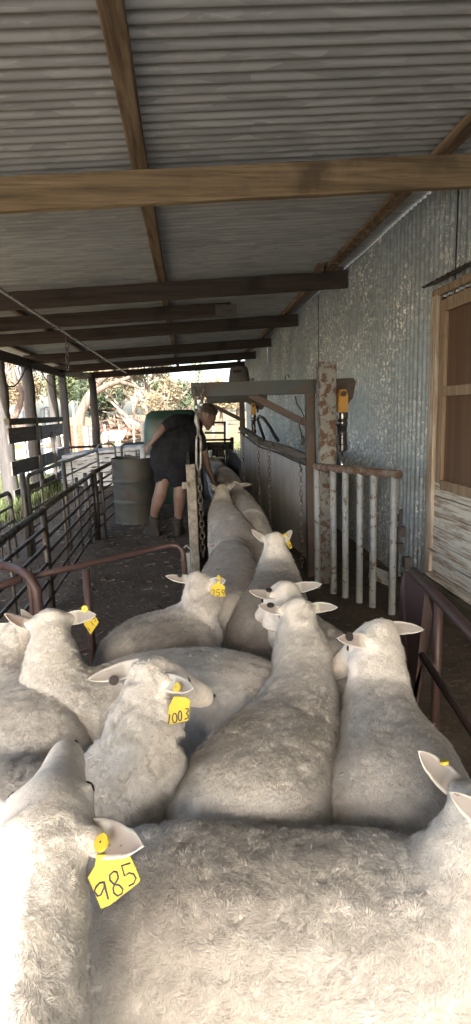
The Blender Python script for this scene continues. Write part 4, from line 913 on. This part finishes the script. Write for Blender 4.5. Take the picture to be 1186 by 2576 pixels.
sheep([(552, 1185, .5, .12, .16), (550, 1172, .63, .15, .2), (545, 1162, .66, .15, .2), (540, 1154, .66, .11, .15)],
      (538, 1150, .68), (0, 45, 0), [(-1, None, (.2, 20)), (1, None, (.2, 20))], 4000,
      'last dark sheep standing in the steel head bail', grime_shade=.95, tl=.013, seed=45)
# pinkish nose and ear of a sheep just coming in at the left edge
sheep([('w', -1.25, 1.02, .52, .12, .17), ('w', -1.1, 1.0, .56, .15, .2), ('w', -.9, .98, .58, .14, .2), ('w', -.78, .97, .62, .1, .14)],
      ('w', -.66, .965, .69), (75, 30, 0), [(-1, (20, 1900), (.4, 20)), (1, None, (.2, 0))], 8000,
      'sheep at the left edge, only its muzzle and ear poking in above the 985 sheep', grime_shade=.2, seed=48)
for i, (x, y, s_, hd, lb) in enumerate(((-3.35, 26, 1, 95, 'white sheep grazing in the sunny pen beyond the drum'), (-6.0, 25, 1, 80, 'white sheep in the far pen seen between the squared post and the corner post'), (-1.9, 18.5, 1, 100, 'white sheep lying low behind the dark round cornered panel'))):
    a = R(hd); fx_, fy_ = math.sin(a), math.cos(a); q = lambda d, o=0: (x+fx_*d+fy_*o, y+fy_*d-fx_*o)
    zt4 = .72 if i < 2 else .45
    sheep([('w',)+q(-.5)+(zt4-.12, .12, .16), ('w',)+q(-.4)+(zt4, .18, .22), ('w',)+q(0)+(zt4+.01, .2, .25), ('w',)+q(.3)+(zt4, .17, .22), ('w',)+q(.42)+(zt4+.02, .12, .14)],
          ('w',)+q(.58)+(zt4+.04,), (hd, 40), [(-1, None, (.2, 20)), (1, None, (.2, 20))], 2500, lb, grime_shade=.05, vox=.02, tl=.03, seed=60+i, group='sheep out in the sunny pens')

# ------------------------------------------------------------------ the man
def px(a, b, Y): return P(a, b, Y=Y)
mo = thing('person', P(420, 1345, Z=0), 'man in black t-shirt and dark shorts bending over the race, left hand behind his hip', 'person')
def rpx(r, p): return r*depth(p)/F
def chainm(m, pts, n=14):
    q = [px(a, b, Y) for a, b, Y, r in pts]; m.tube(q, [rpx(pts[i][3], q[i]) for i in range(len(q))], n); m.ball(q[0], rpx(pts[0][3], q[0])*.98, 12, 8); m.ball(q[-1], rpx(pts[-1][3], q[-1])*.98, 12, 8)
b = M()
chainm(b, [(421, 1165, 6.6, 25), (413, 1200, 6.55, 22), (408, 1224, 6.5, 16.5), (404, 1244, 6.5, 17), (398, 1262, 6.52, 16), (390, 1287, 6.58, 11.5), (388, 1318, 6.62, 9.5)])
chainm(b, [(450, 1170, 6.55, 25), (451, 1205, 6.5, 21), (453, 1228, 6.45, 16), (453, 1246, 6.45, 16.5), (452, 1262, 6.48, 15.5), (450, 1290, 6.52, 11), (449, 1322, 6.55, 9.5)])
chainm(b, [(436, 1160, 6.6, 34), (450, 1120, 6.7, 34), (470, 1085, 6.85, 32), (490, 1068, 6.9, 22), (505, 1058, 6.92, 13)])
chainm(b, [(462, 1062, 6.7, 13), (438, 1062, 6.55, 12), (415, 1072, 6.5, 10), (402, 1088, 6.45, 9.2), (388, 1107, 6.45, 6), (381, 1114, 6.45, 5.5)])
chainm(b, [(498, 1085, 6.85, 13), (510, 1120, 6.75, 11.5), (516, 1150, 6.7, 10), (524, 1180, 6.65, 9), (536, 1208, 6.6, 6), (540, 1216, 6.6, 6)])
# hands
def hand(m, c, d, n_, s=1.0, curl=1):
    c, d, n_ = V(c), V(d).normalized(), V(n_).normalized(); r_ = d.cross(n_).normalized()
    rings = [[c + d*y + r_*(w*math.cos(2*math.pi*k2/10)) + n_*(h_*math.sin(2*math.pi*k2/10)) for k2 in range(10)] for y, w, h_ in ((-.02, .024, .018), (.02, .036, .018), (.06, .043, .017), (.09, .04, .013))]
    m.loft(rings)
    for i, L_ in enumerate((.07, .08, .075, .06)):
        p = c + d*.085 + r_*(.031-.021*i); a = .5*curl; q = [p]; dd = d.copy()
        for j in range(3):
            dd = (dd*math.cos(a) - n_*math.sin(a)*1.0).normalized(); q.append(q[-1]+dd*L_*(.42, .33, .25)[j]); 
        m.tube(q, [.0105, .0098, .009, .007], 8)
    p = c + r_*.035 + d*.01; m.tube([p, p+r_*.02+d*.03-n_*.012, p+r_*.015+d*.06-n_*.03], [.013, .011, .008], 8)
hm = M()
wl = px(381, 1114, 6.45); hand(b, wl, V((-.55, -.1, -.55)), V((-.6, -.6, .5)), curl=1.5)
wr = px(540, 1216, 6.6); hand(b, wr, V((.5, .3, -.5)), V((.5, -.4, .6)), curl=.8)
hc = px(521, 1047, 6.95); hf = V((.78, .2, -.6)).normalized(); hu = V((.45, .25, .8)); hu = (hu-hf*hu.dot(hf)).normalized(); hr_ = hf.cross(hu)
k_ = 1.12
HL = lambda x, y, z: hc + (hf*y + hu*z + hr_*x)*k_
pr = [(-.105, .02, .03, .035), (-.09, .02, .06, .075), (-.05, .018, .074, .098), (0, .008, .077, .108), (.04, 0, .074, .108), (.07, -.008, .064, .098), (.088, -.022, .05, .08), (.1, -.04, .035, .055)]
b.loft([[HL(w*math.cos(2*math.pi*k2/18), y, z+h_*math.sin(2*math.pi*k2/18)) for k2 in range(18)] for y, z, w, h_ in pr])
b.tube([HL(0, .085, .01), HL(0, .11, -.02), HL(0, .122, -.038), HL(0, .1, -.045)], [.01, .012, .016, .01], 8)
b.ball(HL(0, .075, -.1), .034, 10, 8); b.ball(HL(0, .09, -.07), .022, 8, 6); b.tube([HL(-.035, .085, .022), HL(0, .098, .024), HL(.035, .085, .022)], .012, 8)
for s_ in (-1, 1): b.ball(HL(.078*s_, -.005, -.01), (.012, .02, .03), 8, 6); b.ball(HL(.04*s_, .06, -.045), .03, 8, 6)
Vb, Nb, Tb = remesh(b, .0095, 4); base = WO[mo.name]
me = npmesh('body', Vb, Tb, np.zeros(len(Tb)), ['skin'], tuple(base), {}); o = bpy.data.objects.new('body', me); link(o, base, mo)
eh = M()
for s_ in (-1, 1): eh.ball(HL(.03*s_, .091, .0), .009, 8, 6)
eh.tube([HL(-.022, .1, -.078), HL(0, .112, -.078), HL(.022, .1, -.078)], .003, 6)
eh.build('eyes_and_mouth', 'eye', mo)
# hair cap
hm = M(); hm.loft([[HL(w*math.cos(2*math.pi*k2/18), y, z+h_*math.sin(2*math.pi*k2/18)) for k2 in range(18)] for y, z, w, h_ in ((-.112, .035, .02, .03), (-.1, .035, .06, .075), (-.06, .04, .078, .092), (-.02, .045, .081, .092), (.03, .055, .077, .082), (.06, .065, .066, .062), (.078, .075, .045, .038))])
Vh, Nh, Th = remesh(hm, .01, 3); Vh = Vh + Nh*(np.random.default_rng(4).normal(size=len(Vh))*.0012)[:, None]
me = npmesh('hair', Vh, Th, np.zeros(len(Th)), ['hair'], tuple(base), {}); o = bpy.data.objects.new('hair', me); link(o, base, mo)
def cloth_part(name, fn, mat, vox=.014, amp=.006, sd_=1):
    m = M(); fn(m); a, n_, t_ = remesh(m, vox, 3); a = a + n_*((vnoise(a, 16, sd_)*amp + vnoise(a*np.array([1, 1, .35]), 40, sd_+3)*amp*.5))[:, None]
    me = npmesh(name, a, t_, np.zeros(len(t_)), [mat], tuple(base), {}); o = bpy.data.objects.new(name, me); link(o, base, mo)
def shirt(m):
    chainm(m, [(425, 1150, 6.6, 50), (436, 1120, 6.68, 49), (452, 1098, 6.78, 46), (468, 1080, 6.85, 40), (486, 1070, 6.9, 27)])
    chainm(m, [(452, 1155, 6.58, 42), (462, 1120, 6.65, 40), (474, 1090, 6.8, 36)])
    chainm(m, [(466, 1062, 6.75, 21), (444, 1060, 6.58, 18.5), (419, 1071, 6.5, 14)])
    chainm(m, [(490, 1078, 6.85, 19), (503, 1105, 6.77, 17), (509, 1130, 6.73, 14)])
cloth_part('t_shirt', shirt, 'shirt', .015, .008, 3)
def shorts(m):
    chainm(m, [(424, 1155, 6.62, 44), (416, 1185, 6.56, 31), (406, 1206, 6.52, 19)])
    chainm(m, [(446, 1160, 6.58, 42), (448, 1190, 6.5, 32), (449, 1212, 6.46, 22)])
cloth_part('shorts', shorts, 'shorts', .015, .006, 7)
for a, b_, Y, tx in ((388, 1300, 6.6, -.6), (449, 1302, 6.54, .15)):
    m = M(); c_ = px(a, b_+18, Y); m.tube([px(a, b_-4, Y), px(a, b_+14, Y), px(a, b_+24, Y)], [.056, .06, .056], 14); m.build('sock', 'socks', mo, smooth='auto')
    c_ = px(a, b_+20, Y); gx = V((c_.x, c_.y, 0)); fd = V((tx, .75, 0)).normalized(); sd = V((fd.y, -fd.x, 0)); m = M()
    m.loft([[gx + fd*(cy+ly*math.sin(2*math.pi*k2/20)) + sd*(w*math.cos(2*math.pi*k2/20)) + V((0, 0, z)) for k2 in range(20)] for z, cy, ly, w in ((.015, .06, .155, .055), (.045, .06, .158, .057), (.08, .045, .13, .054), (.11, .01, .09, .052), (.16, -.02, .068, .056), (.2, -.02, .066, .058))]); m.build('boot', 'boots', mo, smooth='auto')
# a folded sack / arm guard held low in the race
# ------------------------------------------------------------------ outdoors
def leaves(m, c, rad, n, size, squash=.7):
    for i in range(n):
        d = V([random.gauss(0, 1) for _ in range(3)]).normalized()*(random.random()**.45); p = V(c) + V((d.x*rad, d.y*rad, d.z*rad*squash))
        a = V([random.gauss(0, 1) for _ in range(3)]).normalized(); b_ = a.orthogonal().normalized(); s_ = size*random.uniform(.5, 1.3)
        m.add([p-a*s_, p+b_*s_*.35, p+a*s_, p-b_*s_*.35], [(0, 1, 2, 3)])
def tree(x, y, h, rt, label, bark='bark', leaf='leaf_green', nl=4500, crown=.5, lean=(0, 0), seed=0, depth_=4, spread=1., ls=.12, name='tree'):
    random.seed(seed); t = thing(name, (x, y, 0), label, 'tree', 'trees beyond the yards'); m = M(); tips = []
    def grow(p, d, L_, r_, k2):
        pts = [p]; q = p.copy(); dd = d.copy()
        for i in range(4):
            dd = (dd + V([random.gauss(0, .16) for _ in range(3)])).normalized(); q = q + dd*L_/4; pts.append(q)
        m.tube(pts, [r_*(1-.12*i) for i in range(5)], 7 if k2 > 1 else 4, caps=False)
        if k2 <= 1: tips.append(q)
        if k2 == 0: return
        for i in range(random.choice((2, 3)) if k2 < depth_ else 3):
            a = random.uniform(0, 6.28); sp = random.uniform(.45, .95)*spread; o_ = dd.orthogonal().normalized(); o_ = Matrix.Rotation(a, 3, dd) @ o_
            grow(q if i else pts[3], (dd*math.cos(sp)+o_*math.sin(sp)+V((0, 0, .15))).normalized(), L_*random.uniform(.55, .8), r_*.55, k2-1)
    grow(V((x, y, 0)), V((lean[0], lean[1], 1)).normalized(), h*.36, rt, depth_)
    m.build('trunk', bark, t, smooth=True)
    if nl:
        m = M(); per_ = max(1, nl//len(tips))
        for q in tips: leaves(m, q + V((0, 0, .1)), h*.09*crown*2, per_, ls)
        m.build('crown', leaf, t)
    return t
def X_at(px_, Y): return P(px_, 1045, Y=Y).x
tree(X_at(192, 27), 27, 9, .33, 'tall reddish trunked gum tree between the squared post and the corner post', leaf='leaf_dry', nl=5000, seed=3, spread=.8)
tree(X_at(95, 30), 30, 8, .28, 'leaning gum tree behind the thick dark post on the left', leaf='leaf_dry', nl=6000, seed=5, lean=(-.35, 0))
tree(X_at(20, 34), 34, 9, .3, 'broad dry leaved tree at the far left behind the hose', leaf='leaf_dry', nl=7000, seed=8)
tree(X_at(270, 46), 46, 7.2, .3, 'dense green tree rising just right of the corner post', leaf='leaf_green', nl=9000, seed=10, crown=.9, ls=.18)
tree(X_at(325, 40), 40, 5.2, .25, 'dark bushy tree low behind the fallen timber', leaf='leaf_dark', nl=6000, seed=12, crown=1.1, ls=.15)
tree(X_at(385, 36), 36, 7.6, .26, 'bare pale branched dead tree with a few green tufts above the green tank', 'pale_bark', 'leaf_green', 1800, seed=14, depth_=5, spread=1.1, name='dead_tree')
tree(X_at(345, 33), 33, 5.8, .2, 'tangled bare tree with dry twigs left of the tank', 'pale_bark', 'leaf_dry', 5000, seed=16, depth_=5, spread=1.2, name='dead_tree')
tree(X_at(455, 38), 38, 6.2, .2, 'thin grey tree with sparse leaves left of the crossbeam', 'pale_bark', 'leaf_green', 900, seed=19, depth_=4, spread=1.1, name='dead_tree')
tree(X_at(555, 60), 60, 4.5, .25, 'distant scrubby tree seen through the lift frame', leaf='leaf_dry', nl=5000, seed=22, crown=1.1, ls=.2)
for i, (pxx, Y, h_) in enumerate(((-60, 70, 9), (60, 75, 8), (160, 70, 7), (235, 80, 8), (305, 85, 7), (410, 80, 6.5), (480, 75, 6), (600, 85, 6))):
    tree(X_at(pxx, Y), Y, h_, .35, ['far grey green tree at the left end of the tree line', 'far tree behind the pale tank on the skyline', 'far tree behind the squared post', 'far tree behind the corner post', 'far tree behind the dense green tree', 'far tree low on the horizon above the green tank', 'far low tree behind the crossbeam end', 'far low tree right of the man'][i], leaf=('leaf_dark', 'leaf_dry', 'leaf_green')[i % 3], nl=2500, seed=40+i, crown=1.3, ls=.3, depth_=3)
random.seed(77)
# fallen timber
t = thing('fallen_tree', (X_at(330, 30), 30, 0), 'long fallen grey tree trunk with pale broken limbs lying in the paddock', 'fallen tree')
x0, x1 = X_at(262, 30), X_at(480, 30); m = M()
m.tube([V((x0+(x1-x0)*i/12, 30+.3*math.sin(i), .45+.25*(i/12)+.05*math.sin(i*2))) for i in range(13)], [.34+.03*math.sin(i*3) for i in range(13)], 12)
m.tube([V((x0+.6, 29.6, .3)), V((x0+2, 29.2, .7)), V((x0+3.6, 29.1, 1.2))], [.2, .16, .1], 8)
for i in range(46):
    a = V((random.uniform(x0, x1), 30+random.uniform(-.6, .6), .5)); d = V((random.gauss(.2, .8), random.gauss(0, .4), random.uniform(.2, 1))).normalized(); L_ = random.uniform(1, 3.2)
    pts = [a]; 
    for j in range(4): d = (d+V([random.gauss(0, .25) for _ in range(3)])).normalized(); pts.append(pts[-1]+d*L_/4)
    m.tube(pts, [.08, .065, .05, .035, .015], 6)
m.build('trunk', 'bark', t, smooth=True)
m = M()
for i in range(8):
    a = V((X_at(330+i*16, 29), 29, .7)); d = V((random.gauss(-.6, .5), 0, .7)).normalized(); pts = [a]
    for j in range(5): d = (d+V([random.gauss(0, .3) for _ in range(3)])).normalized(); pts.append(pts[-1]+d*.55)
    m.tube(pts, [.11, .1, .08, .06, .045, .02], 7)
m.build('limb', 'pale_bark', t, smooth=True)
# yard fences outside
def wire_fence(y, xa, xb, n, h, label, mat='fence_steel', post='pale_post', nr=4, pr_=.05, rr_=.012):
    t = thing('yard_fence', ((xa+xb)/2, y, 0), label, 'fence', 'fences of the outside yards')
    for i in range(n+1):
        x = xa+(xb-xa)*i/n; m = M(); m.tube([(x, y, 0), (x+.02, y, h)], pr_, 8); m.build('post', post, t, smooth='auto')
    for k2 in range(nr): m = M(); z = h*(k2+1)/nr-.05; m.tube([(xa, y-.03, z), ((xa+xb)/2, y-.03, z-.01), (xb, y-.03, z)], rr_, 6); m.build('rail', mat, t)
wire_fence(27.8, X_at(150, 27.8), X_at(370, 27.8), 6, 1.0, 'rusty rail fence in front of the fallen trunk', 'orange_rust')
wire_fence(20, X_at(120, 20), X_at(365, 20), 5, 1.0, 'rusty pipe yard fence in front of the white sheep', 'orange_rust', 'orange_rust', 5, .03, .018)
wire_fence(32, X_at(500, 32), X_at(640, 32), 4, 1.1, 'pale post and wire fence right of the man', 'fence_steel', 'pale_post')
wire_fence(14.5, X_at(-80, 14.5), X_at(150, 14.5), 5, .9, 'light pipe fence outside beyond the plank fence', 'pale_post', 'pale_post', 5, .03, .018)
m = M()
for i in range(7): m.box((X_at(173, 23)+.1*i, 23+.02*(i % 2), .55), (.07, .03, 1.1+.06*math.sin(i*2)))
m.build('rusty_gate', 'orange_rust', base=(X_at(185, 23), 23, 0), label='orange rusty upright sheet gate outside beside the gum tree', cat='gate')
m = M(); q = X_at(186, 17); m.tube([(q, 17, 0), (q, 17, 1.9)], .035, 8); m.build('stake', 'pale_post', base=(q, 17, 0), label='thin pale stake standing outside right of the squared post', cat='stake')
m = M(); q = X_at(213, 19); m.tube([(q, 19, 0), (q, 19, 1.1)], .09, 10); m.build('strainer_post', 'pale_post', base=(q, 19, 0), label='short pale strainer post left of the corner post', cat='post')
m = M(); q = X_at(357, 19); m.tube([(q, 19, 0), (q, 19, 1.15)], .08, 10); m.build('strainer_post', 'pale_post', base=(q, 19, 0), label='short pale post beside the left edge of the green tank', cat='post')
# pale water tank far left, blue white sheets pile
q = X_at(33, 40); m = M(); m.lathe((q, 40, 0), [(.01, 0), (.75, 0), (.76, 1.2), (.74, 1.95), (.5, 2.15), (.01, 2.25)], 24); m.build('water_tank', 'sheet_white', base=(q, 40, 0), smooth='auto', label='small white water tank in the distance at the far left', cat='tank')
q = X_at(120, 36); m = M(); m.lathe((q, 36, 0), [(.01, 0), (.4, 0), (.4, 2.0), (.01, 2.1)], 16); m.build('blue_drum', 'blue_steel', base=(q, 36, 0), smooth='auto', label='distant blue drum behind the slimmer round post', cat='drum')
t = thing('iron_stack', (-1.6, 12.2, 0), 'stack of pale blue white roofing sheets outside behind the drum', 'sheets')
for i in range(9):
    m = M(); z = .08+i*.085; vs = []; n = 40; ang = R(-6+3*math.sin(i*2))
    for j in range(n+1):
        x = -1.1+2.2*j/n
        for yy in (-.8, .8): vs.append(V((-1.45, 12.4, 0)) + Matrix.Rotation(ang, 3, 'Z') @ V((x+.05*math.sin(i*5), yy, z+.012*math.sin(j*1.57)+.1*x*(i/9))))
    m.add(vs, [(j*2, j*2+2, j*2+3, j*2+1) for j in range(n)]); m.add([v-V((0, 0, .07)) for v in vs], [(j*2, j*2+1, j*2+3, j*2+2) for j in range(n)])
    e_ = len(vs); m.f += [(j*2, j*2+e_, j*2+2+e_, j*2+2) for j in range(n)]; m.mi += [0]*n
    m.build('sheet', 'sheet_white', t, smooth='auto')
# white rail yard on the left
t = thing('white_trough', (X_at(30, 12), 12, 0), 'pale panelled crate standing outside behind the plank fence', 'crate')
for zz_ in (.35, .7, 1.0): m = M(); m.beam((X_at(15, 12), 12, zz_), (X_at(128, 12), 12.3, zz_), .03, .17, seg=4, jit=.003); m.build('slat', 'sheet_white', t)
for px_ in (20, 52, 90, 126): m = M(); m.beam((X_at(px_, 12), 12.05, 0), (X_at(px_, 12), 12.05, 1.15), .06, .05, up=(0, 1, 0)); m.build('post', 'pale_post', t)
# grass
random.seed(5)
m = M()
for i in range(26000):
    if i % 3: x = random.uniform(-9, -3.3); y = random.uniform(5, 24)
    else: x = random.uniform(-4, -.8) if i % 2 else random.uniform(-3, 2.5); y = random.uniform(16.8, 26)
    if i % 7 == 0: x = random.gauss(-2.9, .25); y = random.uniform(7.5, 16)
    h_ = random.uniform(.06, .2)*(1.1 if i % 7 == 0 else 1); a = random.uniform(0, 6.28); w = .012; d = V((random.gauss(0, .06), random.gauss(0, .06), h_))
    p = V((x, y, 0)); m.add([p+V((w*math.cos(a), w*math.sin(a), 0)), p-V((w*math.cos(a), w*math.sin(a), 0)), p+d], [(0, 1, 2)])
m.build('grass', 'grass_blade', kind='stuff')

# ------------------------------------------------------------------ light
sc = bpy.context.scene
w = bpy.data.worlds.new('World'); sc.world = w; w.use_nodes = True
sky = w.node_tree.nodes.new('ShaderNodeTexSky'); sky.sky_type = 'NISHITA'; sky.sun_disc = False
sd = V((-.1, -.85, .5)).normalized(); el = math.asin(sd.z)
sky.sun_elevation = el; sky.sun_rotation = math.atan2(sd.x, sd.y); sky.dust_density = 3.5; sky.air_density = 1.0; sky.ozone_density = 1
bg = w.node_tree.nodes['Background']; w.node_tree.links.new(sky.outputs[0], bg.inputs[0]); bg.inputs[1].default_value = .15
sl = bpy.data.lights.new('sun', 'SUN'); so = bpy.data.objects.new('sun', sl); C.objects.link(so); sl.energy = 4.5; sl.angle = R(.6); sl.color = (1, .965, .92)
so.rotation_euler = sd.to_track_quat('Z', 'Y').to_euler(); so.location = (-5, -12, 8)
sc.view_settings.view_transform = 'Standard'; sc.view_settings.look = 'None'; sc.view_settings.exposure = 2.45; sc.view_settings.gamma = 1
sc.cycles.max_bounces = 10; sc.cycles.diffuse_bounces = 6; sc.cycles.glossy_bounces = 3; sc.cycles.use_denoising = True; sc.cycles.sample_clamp_indirect = 8
